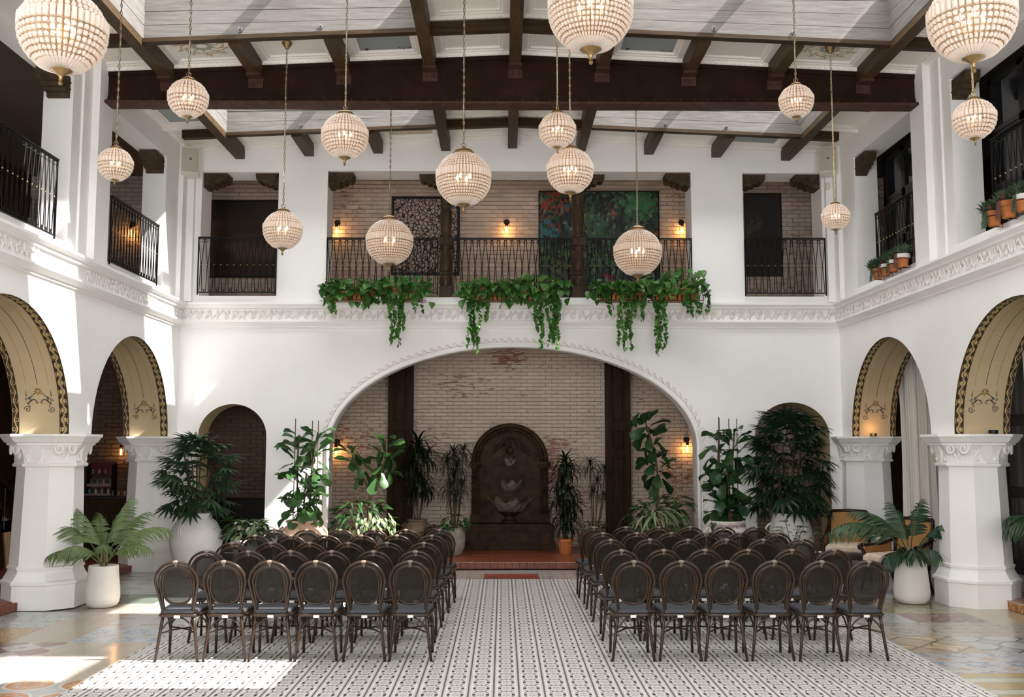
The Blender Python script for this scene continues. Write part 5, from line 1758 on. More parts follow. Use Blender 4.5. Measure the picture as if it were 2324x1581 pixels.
canopy_m = MB().lathe([(0, -.085), (.02, -.08), (.035, -.05), (.06, -.02), (.065, 0), (0, 0)], 16).mesh('canopy', BRASSD, 40)
def chandelier(label, x, y, z, R, ncol, pw, group=None):
    r = thing('globe_chandelier', label, 'chandelier', (x, y, z), rnd.uniform(0, 1))
    g = GM[ncol]
    S = SCL(R)
    for k in ('crystal_beads', 'crystal_rods', 'wire_frame', 'radial_rods', 'crown', 'bottom_cap', 'lamp_arm'):
        o = put(k, g[k], r, S)
        if k == 'crystal_beads': o['kind'] = 'stuff'
    for k in range(4):
        an = PI / 4 + k * PI / 2
        c = put('candle', g['candle'], r, S @ TR(.26 * math.cos(an), .26 * math.sin(an), 0))
        put('bulb', g['bulb'], c)
    top = zc(x) - z - .0
    h0 = R * 1.25
    ch = MB()
    ring = MB().tube([(.022 * math.cos(t), 0, .022 * math.sin(t)) for t in [2 * PI * j / 12 for j in range(12)]], .004, 4, closed=True)
    ch.join(ring, TR(0, 0, h0 + .01))
    zz = h0 + .045; i = 0
    while zz < top - .09:
        ch.join(lnk if i % 2 else lnk2, TR(0.0, 0, zz)); zz += .040; i += 1
    obj('chain', ch, BRASSD, r)
    obj('electric_cord', MB().tube([(.006 * math.sin(j * 1.7), .006 * math.cos(j * 1.3), h0 + (top - h0) * j / 14) for j in range(15)], .0035, 5), M_plain('pale_lamp_cord', (.60, .55, .45), .6) if 'pale_lamp_cord' not in bpy.data.materials else bpy.data.materials['pale_lamp_cord'], r)
    put('canopy', canopy_m, r, TR(0, 0, top))
    d = bpy.data.lights.new('globe_light', 'POINT'); d.energy = pw; d.color = (1, .66, .42); d.shadow_soft_size = R * .3
    o = bpy.data.objects.new('globe_light', d); COL.objects.link(o); o.parent = r
    o.location = (0, 0, 0)
    return r
CH = [
    ('large crystal globe chandelier cut by the top edge, hanging over the dark gallery corbel', 143, 72, 5.75, 93, 40),
    ('small crystal globe chandelier hanging before the dim brick hall railing', 262, 373, 9.75, 37, 30),
    ('crystal globe chandelier hanging in front of the steel girder, with pale beads, nearest wall speaker', 427, 224, 9.40, 43, 30),
    ('crystal globe chandelier before the plain white pier, beside the dark landscape painting', 642, 522, 11.9, 43, 40),
    ('warm lit crystal globe chandelier just below the girder, above the lattice artwork side', 783, 309, 9.80, 51, 40),
    ('large crystal globe chandelier hanging in front of the black lattice artwork', 884, 549, 13.1, 52, 52),
    ('largest whole crystal globe chandelier, hanging at the centre of the hall', 1052, 406, 9.95, 61, 52),
    ('huge crystal globe chandelier cut by the top edge above the centre aisle', 1340, 24, 6.9, 94, 52),
    ('crystal globe chandelier partly behind another globe, just under the girder', 1265, 296, 9.5, 40, 30),
    ('crystal globe chandelier overlapping a smaller globe, above the jungle painting', 1294, 388, 9.8, 51, 40),
    ('large crystal globe chandelier hanging before the jungle painting edge, above the pothos', 1447, 573, 13.1, 53, 52),
    ('small crystal globe chandelier hanging in front of the girder, near white corner pilaster', 1807, 230, 9.6, 37, 30),
    ('smallest crystal globe chandelier, hanging from the painted gold ceiling rose', 1896, 492, 11.85, 30, 30),
    ('large crystal globe chandelier cut by the top edge, over a small globe and corbel', 2205, 45, 5.75, 92, 40),
    ('crystal globe chandelier beside the near iron railing with succulent pots', 2211, 271, 8.45, 45, 30),
]
_f, _p_, _yw = 2259.0, math.radians(5.525), math.radians(.533)
_F = Vector((math.sin(_yw) * math.cos(_p_), math.cos(_yw) * math.cos(_p_), math.sin(_p_)))
_R = Vector((math.cos(_yw), -math.sin(_yw), 0)); _U = _R.cross(_F)
def at_y(u, v, y):
    d = _F + _R * (u - 1162) / _f - _U * (v - 790.5) / _f
    return Vector((0, 0, 1.93)) + d * (y / d.y)
for lb, u, v, y, rp, nc in CH:
    p = at_y(u, v, y)
    R_ = rp / _f * (p - Vector((0, 0, 1.93))).dot(_F)
    chandelier(lb, p.x, p.y, p.z, R_, nc, 1.6 * (R_ / .25) ** 2)

# ------------------------------------------------------------------ bistro chairs
CHM = M_plain('brown_bamboo_look_metal', (.030, .0155, .0075), .28, 0, .35, 14, spec=.38)
SEATM = M_plain('slate_seat_cushion', (.052, .055, .063), .75, var=.12, scale=50, bump=.1)
TAGM = M_plain('white_seat_label', (.72, .70, .68), .6)
WRAPM = M_plain('grey_rattan_binding', (.20, .15, .11), .5, var=.3, scale=40)
MESHM = bpy.data.materials.new('dark_see_through_textile'); MESHM.use_nodes = True
_t = MESHM.node_tree
_p = _t.nodes['Principled BSDF']; _p.inputs['Base Color'].default_value = (.014, .012, .009, 1); _p.inputs['Roughness'].default_value = .7; _p.inputs['Specular IOR Level'].default_value = .2
_tr = _t.nodes.new('ShaderNodeBsdfTransparent')
_mx = _t.nodes.new('ShaderNodeMixShader'); _mx.inputs[0].default_value = .13
_t.links.new(_p.outputs[0], _mx.inputs[1]); _t.links.new(_tr.outputs[0], _mx.inputs[2]); _t.links.new(_mx.outputs[0], _t.nodes['Material Output'].inputs[0])
def by(z): return -.17 - .13 * max(0, (z - .42)) / .475   # lean of the back
def hoop(w0, w1, zw, zt, z0=.40, off=0.0, n=22):
    left = [(-w0 - (w1 - w0) * (k ** 1.15), z0 + (zw - z0) * k) for k in [j / 6 for j in range(6)]]
    arc = [(-w1 * math.cos(PI * j / n), zw + (zt - zw) * math.sin(PI * j / n) ** .92) for j in range(n + 1)]
    right = [(-x, z) for x, z in reversed(left)]
    return [(x, by(z) + off, z) for x, z in left + arc + right]
ch_m = {}
tr_ = .0135
ch_m['outer_hoop'] = MB().tube(hoop(.128, .188, .70, .890, .39), tr_, 6).mesh('outer_hoop', CHM, True)
ch_m['inner_hoop'] = MB().tube(hoop(.122, .155, .70, .853, .39, .010), tr_, 6).mesh('inner_hoop', CHM, True)
ov = [(.132 * math.cos(t), .675 + .165 * math.sin(t)) for t in [2 * PI * j / 28 for j in range(28)]]
def sup(t, a, b, e=.8):
    c, s = math.cos(t), math.sin(t)
    return a * math.copysign(abs(c) ** e, c), b * math.copysign(abs(s) ** e, s)
ov = [(sup(2 * PI * j / 32, .132, .168)[0], .672 + sup(2 * PI * j / 32, .132, .168)[1]) for j in range(32)]
ch_m['oval_ring'] = MB().tube([(x, by(z) + .014, z) for x, z in ov], .011, 6, closed=True).mesh('oval_ring', CHM, True)
pm_ = MB(); pm_.add([(x * .96, by(z) + .014, z) for x, z in ov], [tuple(range(len(ov)))])
ch_m['mesh_panel'] = pm_.mesh('mesh_panel', MESHM)
ch_m['binding'] = MB().tube([(-.018, by(.885), .884), (-.006, by(.885), .890), (.006, by(.885), .890), (.018, by(.885), .884)], .0175, 8).tube([(0, by(.87) + .004, .888), (0, by(.85) + .008, .845)], .012, 6).mesh('binding', WRAPM)
def seat_outline(s=1.0, n=7):
    pts = []
    corner = [(-.165, -.19, .05), (.165, -.19, .05), (.185, .21, .07), (-.185, .21, .07)]
    for i, (x, y, r) in enumerate(corner):
        a0 = [PI, 1.5 * PI, 0, PI / 2][i]
        cx = x + (r if x < 0 else -r); cy = y + (r if y < 0 else -r)
        for j in range(n):
            an = a0 + PI / 2 * j / (n - 1)
            pts.append(((cx + r * math.cos(an)) * s, (cy + r * math.sin(an)) * s))
    return pts
so = seat_outline(); k_ = len(so)
sb = MB()
rg = [(.96, .418), (1.0, .426), (1.0, .442), (.97, .452), (.80, .458)]
vs = [(x * q, y * q, z) for q, z in rg for x, y in so]
fs = [tuple(range(k_))[::-1], tuple(range(4 * k_, 5 * k_))] + [(i * k_ + j, i * k_ + (j + 1) % k_, i * k_ + k_ + (j + 1) % k_, i * k_ + k_ + j) for i in range(4) for j in range(k_)]
ch_m['seat'] = sb.add(vs, fs).mesh('seat', SEATM, 45)
ch_m['seat_frame'] = MB().tube([(x * 1.005, y * 1.005, .405) for x, y in so], .016, 6, closed=True).mesh('seat_frame', CHM, True)
LEG = {}
LEG['r'] = [MB().tube([(s * .132, -.168, .42), (s * .150, -.170, .30), (s * .168, -.178, .15), (s * .188, -.192, 0)], [.0145, .0145, .014, .013], 7).mesh('leg', CHM, True) for s in (-1, 1)]
LEG['f'] = [MB().tube([(s * .165, .165, .41), (s * .170, .178, .2), (s * .175, .188, 0)], [.0145, .014, .013], 7).mesh('leg', CHM, True) for s in (-1, 1)]
def brace(p, q, zl, zh):
    p, q = Vector(p), Vector(q)
    pts = []
    for j in range(13):
        k = j / 12
        z = zl + (zh - zl) * (1 - abs(2 * k - 1) ** 2.2)
        v = p + (q - p) * k
        pts.append((v.x, v.y, z))
    return MB().tube(pts, .008, 5).mesh('brace', CHM, True)
ch_m['brace'] = [brace((-.158, -.174, 0), (.158, -.174, 0), .25, .385), brace((-.18, .178, 0), (.18, .178, 0), .25, .385), brace((-.158, -.174, 0), (-.18, .178, 0), .25, .385), brace((.158, -.174, 0), (.18, .178, 0), .25, .385)]
ch_m['cross_stretcher'] = MB().tube([(-.16, -.174, .245), (-.06, -.05, .26), (.06, .05, .262), (.18, .178, .245)], .008, 5).tube([(.16, -.174, .245), (.06, -.05, .258), (-.06, .05, .258), (-.18, .178, .245)], .008, 5).mesh('cross_stretcher', CHM, True)
ch_m['label_tag'] = MB().bbox((0, -.207, .397), (.052, .006, .024), .002).mesh('label_tag', TAGM)
def make_chair(label, x, y, rz):
    r = thing('bistro_chair', label, 'chair', (x, y, 0), rz, 'rows of bistro chairs')
    for k in ('outer_hoop', 'inner_hoop', 'oval_ring', 'mesh_panel', 'binding', 'seat', 'seat_frame', 'cross_stretcher', 'label_tag'):
        put(k, ch_m[k], r)
    for m in LEG['r'] + LEG['f']: put('leg', m, r)
    for m in ch_m['brace']: put('brace', m, r)
    return r
ROWN = ['rear row', 'second row from rear', 'middle row', 'second row from fountain', 'front row by fountain']
ORD = ['aisle seat', 'second seat from aisle', 'third seat from aisle', 'fourth seat from aisle', 'fifth seat from aisle', 'outermost seat']
LB = [(9.06, [-2.917, -2.496, -2.09, -1.673, -1.235, -.83]), (9.91, [-2.895, -2.482, -2.077, -1.665, -1.26, -.848]), (10.75, [-2.868, -2.458, -2.047, -1.63, -1.227, -.832]), (11.61, [-2.84, -2.43, -2.025, -1.62, -1.215, -.81]), (12.37, [-2.80, -2.395, -1.99, -1.585, -1.18, -.775])]
RB = [(9.03, [1.18, 1.597, 2.008, 2.426, 2.85, 3.27]), (9.99, [1.18, 1.598, 2.015, 2.433, 2.873, 3.276]), (11.08, [1.179, 1.618, 2.032, 2.455, 2.862, 3.293]), (11.91, [1.175, 1.58, 1.99, 2.40, 2.81, 3.25]), (12.76, [1.153, 1.562, 1.969, 2.381, 2.80, 3.216])]
for blk, rows in (('bar side block', LB), ('curtain side block', RB)):
    for i, (y, xs) in enumerate(rows):
        for j, x in enumerate(xs):
            q = (5 - j) if blk[0] == 'b' else j
            make_chair('dark bistro chair, %s, %s, %s' % (blk, ROWN[i], ORD[q]), x + rnd.uniform(-.003, .003), y + .285 + rnd.uniform(-.02, .02), rnd.uniform(-.022, .022))
# ------------------------------------------------------------------ plants
def wf_fiddle(t): return max(.02, (.18 + .85 * t ** 1.1) * (1 - max(0, t - .72) ** 2 * 11.5)) if t < 1 else .04
def wf_heart(t): return max(.0, math.sin(PI * (t * .93 + .07) ** .62)) if t < 1 else 0
def wf_lance(t): return max(.0, math.sin(PI * min(1, t * .96 + .04) ** .8))
def wf_strap(t): return (min(1, .35 + t * 4) * (1 - t ** 2.2)) if t < 1 else 0
def leaf(L, Wd, wf, n=6, fold=.2, droop=.4, wave=0.0, mb=None, M=None):
    b = MB()
    y = z = 0.0
    pts = []
    for i in range(n + 1):
        t = i / n
        a = -droop * t
        if i:
            y += L / n * math.cos(a); z += L / n * math.sin(a)
        w = wf(t) * Wd / 2
        wv = wave * math.sin(t * 13) * Wd
        ca = math.sin(droop * t)
        pts += [(-w, y + fold * w * ca, z + fold * w + wv), (0, y, z), (w, y + fold * w * ca, z + fold * w - wv)]
    b.add(pts, [f for i in range(n) for f in ((i * 3, i * 3 + 1, i * 3 + 4, i * 3 + 3), (i * 3 + 1, i * 3 + 2, i * 3 + 5, i * 3 + 4))])
    if mb is None: return b
    return mb.join(b, M)
def LM(p, az, pitch, roll=0.0, s=1.0):
    return TR(*p) @ RZ(az) @ RX(pitch) @ RY(roll) @ SCL(s)
def az_of(dx, dy): return math.atan2(-dx, dy)
LG_FIG = M_leaf('fiddle_leaf_green', [(.042, .11, .03), (.065, .155, .042), (.10, .21, .06)], .32, .22)
LG_FIGD = M_leaf('dark_fiddle_leaf_green', [(.018, .055, .018), (.032, .085, .024), (.05, .12, .03)], .30, .18)
LG_POT = M_leaf('pothos_leaf_green', [(.045, .15, .028), (.065, .20, .036), (.12, .28, .055), (.22, .38, .11)], .30, .22)
LG_RHA = M_leaf('rhapis_leaf_green', [(.030, .065, .026), (.05, .10, .035), (.08, .14, .05)], .38, .15)
LG_RHD = M_leaf('dark_rhapis_green', [(.014, .036, .014), (.024, .056, .020), (.045, .085, .035)], .38, .12)
LG_KEN = M_leaf('light_palm_green', [(.13, .19, .07), (.19, .26, .10), (.25, .31, .14)], .4, .25)
LG_KED = M_leaf('deep_palm_green', [(.028, .065, .030), (.045, .095, .04), (.07, .13, .05)], .36, .18)
LG_DRA = M_leaf('dracaena_dark_green', [(.008, .016, .005), (.013, .026, .008), (.022, .042, .013)], .4, .1)
LG_VAR = M_leaf('variegated_pale_leaf', [(.22, .30, .13), (.42, .47, .28), (.55, .58, .40)], .4, .3, 30)
LG_MIX = M_leaf('mixed_planter_green', [(.03, .085, .024), (.05, .13, .035), (.09, .19, .05)], .35, .2)
LG_SUC = M_leaf('succulent_grey_green', [(.06, .12, .06), (.10, .17, .09), (.16, .22, .13)], .55, .1)
LG_SUR = M_leaf('succulent_dusky_rose', [(.22, .09, .08), (.30, .13, .11)], .55, .1)
LG_RED = M_leaf('red_flower_petal', [(.34, .02, .04), (.40, .03, .05)], .5, .15)
WFLO = M_leaf('white_flower_petal', [(.72, .70, .62), (.80, .78, .70)], .5, .3)

def pot_obj(parent, name, prof, mat, n=28, fill=None, lobe=None):
    """thick-walled turned pot with soil inside"""
    o = obj(name, MB().lathe(prof, n, lobe=lobe), mat, parent, 50)
    if fill:
        obj('soil', MB().lathe([(0, fill[1]), (fill[0], fill[1] + .001)], 18).lathe([(0, fill[1] + .012), (fill[0] * .7, fill[1] + .008), (fill[0], fill[1])], 18), SOIL, parent)
    return o
def wall_prof(out, th=.025, depth=.12):
    r, z = out[-1]
    return [(0, 0)] + out + [(r - th, z), (r - th - .01, z - depth), (0, z - depth)]
URN = lambda r, h: [(r * .50, 0), (r * .56, h * .02), (r * .80, h * .22), (r * .95, h * .42), (r * 1.0, h * .56), (r * .985, h * .575), (r * .99, h * .60), (r * .93, h * .72), (r * .80, h * .83), (r * .62, h * .90), (r * .58, h * .93), (r * .60, h * .955), (r * .66, h * .965), (r * .66, h * .99), (r * .62, h)]
def handle(mb, r, z0, z1, an, out=.05, th=.016):
    c, s = math.cos(an), math.sin(an)
    pts = []
    for j in range(9):
        t = j / 8
        q = r(t) + out * math.sin(PI * t)
        pts.append((q * c, q * s, z0 + (z1 - z0) * t))
    mb.tube(pts, th, 7)

# fiddle leaf figs -------------------------------------------------
FIGL = {}
for nm, mt in (('a', LG_FIG), ('b', LG_FIGD)):
    FIGL[nm] = [leaf(1, .74, wf_fiddle, 7, f, d, w).mesh('leaf', mt, True) for f, d, w in ((.25, .5, .02), (.4, .9, .03), (.15, .2, .025), (.3, 1.3, .02))]
def fig_leaves(root, pts_fn, n, key, size, top_up=.9, r=rnd, spread=0.0, pitch=(-.6, .8)):
    for i in range(n):
        k = (i + .5) / n
        p = pts_fn(k)
        az = i * 2.399 + r.uniform(-.4, .4)
        pi_ = (pitch[1] * r.uniform(.4, 1.2) if r.random() < .35 + .45 * k else pitch[0] * r.uniform(.4, 1.4))
        s = size * r.uniform(.8, 1.15) * (1 - .25 * max(0, k - .8) * 5)
        put('leaf', FIGL[key][r.randrange(4)], root, LM(p + Vector((-math.sin(az), math.cos(az), .2)) * .065, az, pi_, r.uniform(-.8, .8), s))
def poly(pts):
    pts = [Vector(p) for p in pts]
    def f(k):
        x = k * (len(pts) - 1); i = min(int(x), len(pts) - 2)
        return pts[i].lerp(pts[i + 1], x - i)
    return f
def stakes(root, pl):
    for (x, y, z0, z1) in pl:
        obj('stake', MB().tube([(x, y, z0), (x + .01, y, z1)], .007, 6), STAKE, root)

t = thing('fiddle_leaf_fig', 'sunlit fiddle leaf fig in a pale terracotta urn before the great arch jamb', 'potted plant', (-3.02, 15.25, 0))
pot_obj(t, 'urn', wall_prof(URN(.38, .80)), TERRAP, fill=(.21, .70))
hd = MB()
for an in (PI * .05, PI * 1.02, -PI * .48): handle(hd, lambda q: .33 - .04 * q, .54, .70, an)
obj('handle', hd, TERRAP, t, True)
for pts, n in (([(-.06, 0, .70), (-.09, 0, 1.2), (-.10, .02, 1.7), (-.08, 0, 2.08)], 38), ([(.06, .03, .70), (.10, .02, 1.2), (.14, 0, 1.7), (.20, .02, 2.12)], 38), ([(0, -.05, .70), (.03, -.06, 1.1), (.05, -.05, 1.5)], 16)):
    obj('stem', MB().tube(pts, .014, 6), STEM, t)
    f = poly(pts)
    fig_leaves(t, lambda k: f(.08 + .92 * k), n, 'a', .30)
stakes(t, [(-.14, -.04, .6, 2.33), (.10, .05, .6, 2.30), (.20, 0, .6, 2.30)])

t = thing('fiddle_leaf_fig', 'dark fiddle leaf fig in the purple banded urn beside the small niche', 'potted plant', (3.42, 15.3, 0))
bp = [(.22, 0), (.25, .04), (.32, .25), (.345, .48), (.335, .52), (.30, .60), (.285, .66), (.27, .72), (.255, .755), (.27, .765), (.27, .785)]
pot_obj(t, 'urn', wall_prof(bp), BANDED, fill=(.23, .70))
hd = MB()
for an in (-PI * .5, PI * .97, 0.02): handle(hd, lambda q: .325 - .035 * q, .54, .68, an, .045, .014)
obj('handle', hd, URNW, t, True)
for pts, n in (([(-.08, 0, .70), (-.10, 0, 1.2), (-.12, .02, 1.7), (-.10, 0, 2.12)], 40), ([(.06, .03, .70), (.10, .02, 1.2), (.10, 0, 1.7), (.14, .02, 2.14)], 40), ([(.02, -.04, .70), (.02, -.05, 1.1), (0, -.04, 1.6)], 20)):
    obj('stem', MB().tube(pts, .014, 6), STEM, t)
    f = poly(pts)
    fig_leaves(t, lambda k: f(.05 + .95 * k), n, 'b', .30)
stakes(t, [(-.12, -.03, .6, 2.36), (-.11, -.02, .6, 2.34), (.05, .03, .6, 2.33), (.17, .02, .6, 2.33)])

# mixed bushy planters under the alcove figs
MIXL = [leaf(1, .62, wf_heart, 5, .25, d).mesh('leaf', LG_MIX, True) for d in (.4, .9, .2)]
VARL = [leaf(1, .42, wf_lance, 5, .25, d).mesh('leaf', LG_VAR, True) for d in (.5, 1.0)]
STRL = [leaf(1, .16, wf_strap, 6, .3, d).mesh('leaf', LG_MIX, True) for d in (.8, 1.4)]
VSTR = [leaf(1, .09, wf_strap, 6, .3, d).mesh('leaf', LG_VAR, True) for d in (1.2, 1.8)]
def mound(root, c, rx, ry, rz, n, meshes, size, r=rnd, zmin=-.2, cond=None, down=.0):
    i = 0; tries = 0
    while i < n and tries < n * 20:
        tries += 1
        an = r.uniform(0, 2 * PI); u = r.uniform(zmin, 1)
        q = math.sqrt(max(0, 1 - u * u)); rr = r.uniform(.75, 1.0)
        d = (q * math.cos(an), q * math.sin(an), u)
        if cond and not cond(*d): continue
        p = (c[0] + d[0] * rx * rr, c[1] + d[1] * ry * rr, c[2] + d[2] * rz * rr)
        az = az_of(d[0], d[1]) + r.uniform(-.6, .6)
        put('leaf', meshes[r.randrange(len(meshes))], root, LM(p, az, u * .6 - .35 - down + r.uniform(-.4, .4), r.uniform(-.5, .5), size * r.uniform(.7, 1.2)))
        i += 1
def planter_pot(root, r0=.34, h=.5, mat=None, z=0):
    pot_obj(root, 'pot', wall_prof([(r0 * .7, 0), (r0 * .75, .02), (r0 * .95, h * .6), (r0, h * .94), (r0 * 1.05, h * .95), (r0 * 1.05, h)]), mat or CLAYP, fill=(r0 * .9, h - .08))
t = thing('fiddle_leaf_fig', 'sunlit branching fiddle leaf fig in the alcove, with pale variegated underplanting', 'potted plant', (-2.24, 16.12, .105))
planter_pot(t, .38, .50)
obj('trunk', MB().tube([(.08, 0, .42), (.10, 0, .85), (.13, 0, 1.12)], [.03, .024, .02], 8).tube([(.12, 0, 1.05), (.0, 0, 1.3), (-.16, 0, 1.62), (-.20, 0, 1.72)], [.018, .016, .013, .010], 7).tube([(.12, 0, 1.05), (.26, 0, 1.3), (.36, -.02, 1.6), (.34, 0, 1.9)], [.018, .016, .013, .010], 7), STEM, t)
fa, fb = poly([(.0, 0, 1.28), (-.16, 0, 1.62), (-.20, 0, 1.74)]), poly([(.24, 0, 1.24), (.36, -.02, 1.6), (.34, 0, 1.92)])
fig_leaves(t, fa, 17, 'a', .29, pitch=(-.8, .7)); fig_leaves(t, fb, 26, 'a', .30, pitch=(-.9, .8))
mound(t, (0, 0, .55), .50, .44, .46, 90, MIXL, .15)
mound(t, (.08, -.05, .48), .52, .50, .42, 110, VARL, .11, zmin=-.3, cond=lambda a, b, c: b < .1 and a > -.45 and c < .75, down=.6)
mound(t, (-.1, 0, .50), .5, .45, .5, 24, STRL, .30, zmin=.2)
t = thing('fiddle_leaf_fig', 'tall slender fiddle leaf fig in the alcove beside a lit bulb sconce', 'potted plant', (2.52, 16.35, .105))
planter_pot(t, .38, .50)
pts = [(-.02, 0, .42), (.0, 0, .95), (.02, 0, 1.25), (-.03, 0, 1.65), (-.12, 0, 2.0), (-.22, 0, 2.35)]
obj('trunk', MB().tube(pts, [.024, .02, .018, .016, .013, .010], 8), STEM, t)
f = poly(pts)
fig_leaves(t, lambda k: f(.36 + .64 * k), 36, 'b', .32, pitch=(-.7, .7))
mound(t, (0, 0, .55), .50, .46, .46, 120, MIXL, .14)
mound(t, (-.05, -.15, .60), .30, .30, .25, 36, VSTR, .42, zmin=.1, cond=lambda a, b, c: b < .3)
mound(t, (.30, .05, .55), .26, .3, .5, 22, STRL, .40, zmin=.3)
mound(t, (-.25, .0, .50), .26, .3, .5, 14, STRL, .36, zmin=.3)

# rhapis palms ------------------------------------------------------
def fan(mat, n, spread, L, Wd, dr):
    b = MB()
    for i in range(n):
        a = -spread / 2 + spread * i / (n - 1)
        l = L * (1 - .25 * abs(a) / (spread / 2))
        leaf(l, Wd, wf_strap, 4, .3, dr + .15 * abs(a), 0, b, RZ(a))
    b.tube([(0, -.30, -.10), (0, -.12, -.02), (0, 0, 0)], .006, 4)
    return b.mesh('frond', mat, True)
def rhapis(root, mat, z0, h, rx, n, canes, size, r, low=.25):
    fm = [fan(mat, k, sp, 1, .20, d) for k, sp, d in ((7, 2.6, .35), (8, 3.2, .5), (6, 2.2, .25), (9, 3.6, .6))]
    for i in range(canes):
        an = 2 * PI * i / canes + r.uniform(-.3, .3); q = r.uniform(.03, .13)
        l = h * r.uniform(.55, .85)
        obj('cane', MB().tube([(q * math.cos(an), q * math.sin(an), z0), (q * 1.4 * math.cos(an), q * 1.4 * math.sin(an), z0 + l * .5), (q * 2.2 * math.cos(an), q * 2.2 * math.sin(an), z0 + l)], .011, 6), STEM, root)
    for i in range(n):
        u = low + (1 - low) * ((i + .5) / n)
        an = i * 2.399 + r.uniform(-.3, .3)
        prof = math.sin(PI * min(1, .16 + .80 * u)) ** .7
        q = rx * prof * math.sqrt(r.uniform(.04, 1.0))
        p = (q * math.cos(an), q * math.sin(an), z0 + h * u + r.uniform(-.05, .05))
        put('frond', fm[i % 4], root, LM(p, az_of(math.cos(an), math.sin(an)) + r.uniform(-.4, .4), (u - .45) * 1.3 + r.uniform(-.35, .25), r.uniform(-.5, .5), size * r.uniform(.8, 1.15)))
t = thing('rhapis_palm', 'lady palm in a big white clay urn against the far column', 'potted plant', (-4.55, 15.02, 0))
pot_obj(t, 'urn', wall_prof(URN(.385, .93), .03), URNW, fill=(.22, .84))
hd = MB()
for an in (-PI * .62, PI * .4): 
    for da in (-.05, .05): handle(hd, lambda q: .365 - .07 * q, .60, .80, an + da, .04, .013)
obj('handle', hd, URNW, t, True)
rhapis(t, LG_RHA, .84, 1.18, .56, 105, 9, .30, random.Random(3), .10)
t = thing('rhapis_palm', 'dense dark lady palm in a white jar, filling the small arched niche', 'potted plant', (4.42, 15.45, 0))
jp = [(.20, 0), (.23, .03), (.30, .25), (.345, .48), (.34, .52), (.31, .66), (.275, .80), (.255, .86), (.27, .87), (.27, .89)]
pot_obj(t, 'jar', wall_prof(jp), URNW, fill=(.23, .80))
hd = MB()
for an in (-PI * .38, PI * .98): handle(hd, lambda q: .335 - .05 * q, .58, .74, an, .06, .016)
obj('handle', hd, URNW, t, True)
rhapis(t, LG_RHD, .80, 1.60, .62, 150, 12, .34, random.Random(5), .08)

# kentia palms ---------------------------------------------------------
def frond(mat, L, arch_, n, ll, r, Wd=.036, tilt=1.2):
    b = MB()
    pts = []; y = z = 0; a = tilt
    m = 14
    for j in range(m + 1):
        pts.append(Vector((0, y, z)))
        a -= arch_ / m * (0.5 + 1.0 * j / m)
        y += L / m * math.cos(a); z += L / m * math.sin(a)
    b.tube(pts, [.010 * (1 - .75 * j / m) for j in range(m + 1)], 5)
    for i in range(n):
        k = .34 + .66 * i / (n - 1)
        x = k * m; q = min(int(x), m - 1)
        p = pts[q].lerp(pts[q + 1], x - q)
        tdir = (pts[q + 1] - pts[q]).normalized()
        el = math.atan2(tdir.z, tdir.y)
        l = ll * (1 - .55 * abs((k - .55) / .45) ** 1.6)
        for s in (-1, 1):
            M = TR(*p) @ RX(el) @ RZ(-s * (1.05 - .55 * (k - .34))) @ RX(-.18 + r.uniform(-.15, .12)) @ RY(s * .25)
            leaf(l, Wd * l / .3, wf_strap, 5, .2, .85 + .5 * (1 - k) + r.uniform(-.2, .2), 0, b, M)
    return b.mesh('frond', mat, True)
PROFK = [(.13, 0), (.165, .012), (.195, .06), (.205, .12), (.200, .22), (.185, .36), (.172, .50)]
def kentia(label, x, y, mat, fl, r, sc=1.0, pmat=None, z=0):
    t = thing('kentia_palm', label, 'potted plant', (x, y, z))
    pot_obj(t, 'pot', wall_prof([(a * sc, b * sc) for a, b in PROFK], .022, .06), pmat or POTW, fill=(.15 * sc, .44 * sc))
    st_ = MB()
    for i in range(5):
        an = i * 1.3
        st_.tube([(.03 * math.cos(an), .03 * math.sin(an), .42 * sc), (.035 * math.cos(an), .035 * math.sin(an), .55 * sc), (.03 * math.cos(an), .03 * math.sin(an), .66 * sc)], [.016, .012, .007], 6)
    obj('crown_shaft', st_, M_plain('palm_husk', (.32, .22, .12), .8, var=.3, scale=30) if 'palm_husk' not in bpy.data.materials else bpy.data.materials['palm_husk'], t)
    for (az, tilt, L, arc, ll) in fl:
        me = frond(mat, L, arc, 21, ll, r, tilt=tilt)
        put('frond', me, t, TR(0, 0, .46 * sc) @ RZ(math.radians(az)))
    return t
# az: 90 = towards the bar side, -90 = towards the curtain side, 180 = towards the camera
kentia('light green kentia palm in a white tapered pot by the near column', -4.80, 12.22, LG_KEN, [(95, 1.25, 1.05, 1.5, .30), (80, 1.45, .85, .9, .28), (-20, 1.45, .92, .8, .30), (-75, 1.2, .95, 1.5, .30), (-110, 1.0, .80, 1.5, .26), (150, 1.1, .75, 1.7, .28), (200, 1.2, .70, 1.6, .26), (115, .95, .72, 1.6, .28), (30, 1.3, .9, 1.1, .28), (-50, 1.35, .85, 1.0, .28)], random.Random(2), .98)
kentia('dark green kentia palm in a white tapered pot before the cane armchairs', 5.03, 12.42, LG_KED, [(100, 1.10, 1.30, 1.75, .40), (78, 1.4, 1.0, 1.5, .32), (10, 1.45, .85, .9, .28), (-88, 1.06, 1.60, 1.55, .50), (-72, 1.12, 1.25, 1.8, .44), (165, 1.05, .6, 1.9, .30), (205, 1.1, .55, 2.0, .28), (120, .9, .6, 2.0, .28), (-40, 1.45, 1.0, 1.2, .3)], random.Random(4), 1.04)
kentia('dark palm at the picture edge drooping before the near curtain side column', 6.45, 11.35, LG_KED, [(85, 1.25, .95, 2.0, .36), (110, 1.2, .9, 2.0, .34), (60, 1.3, .9, 1.7, .34), (-40, 1.3, .9, 1.5, .34), (170, 1.1, .8, 1.8, .34), (-100, 1.2, .9, 1.7, .34)], random.Random(6), 1.2, CLAYP, .105)

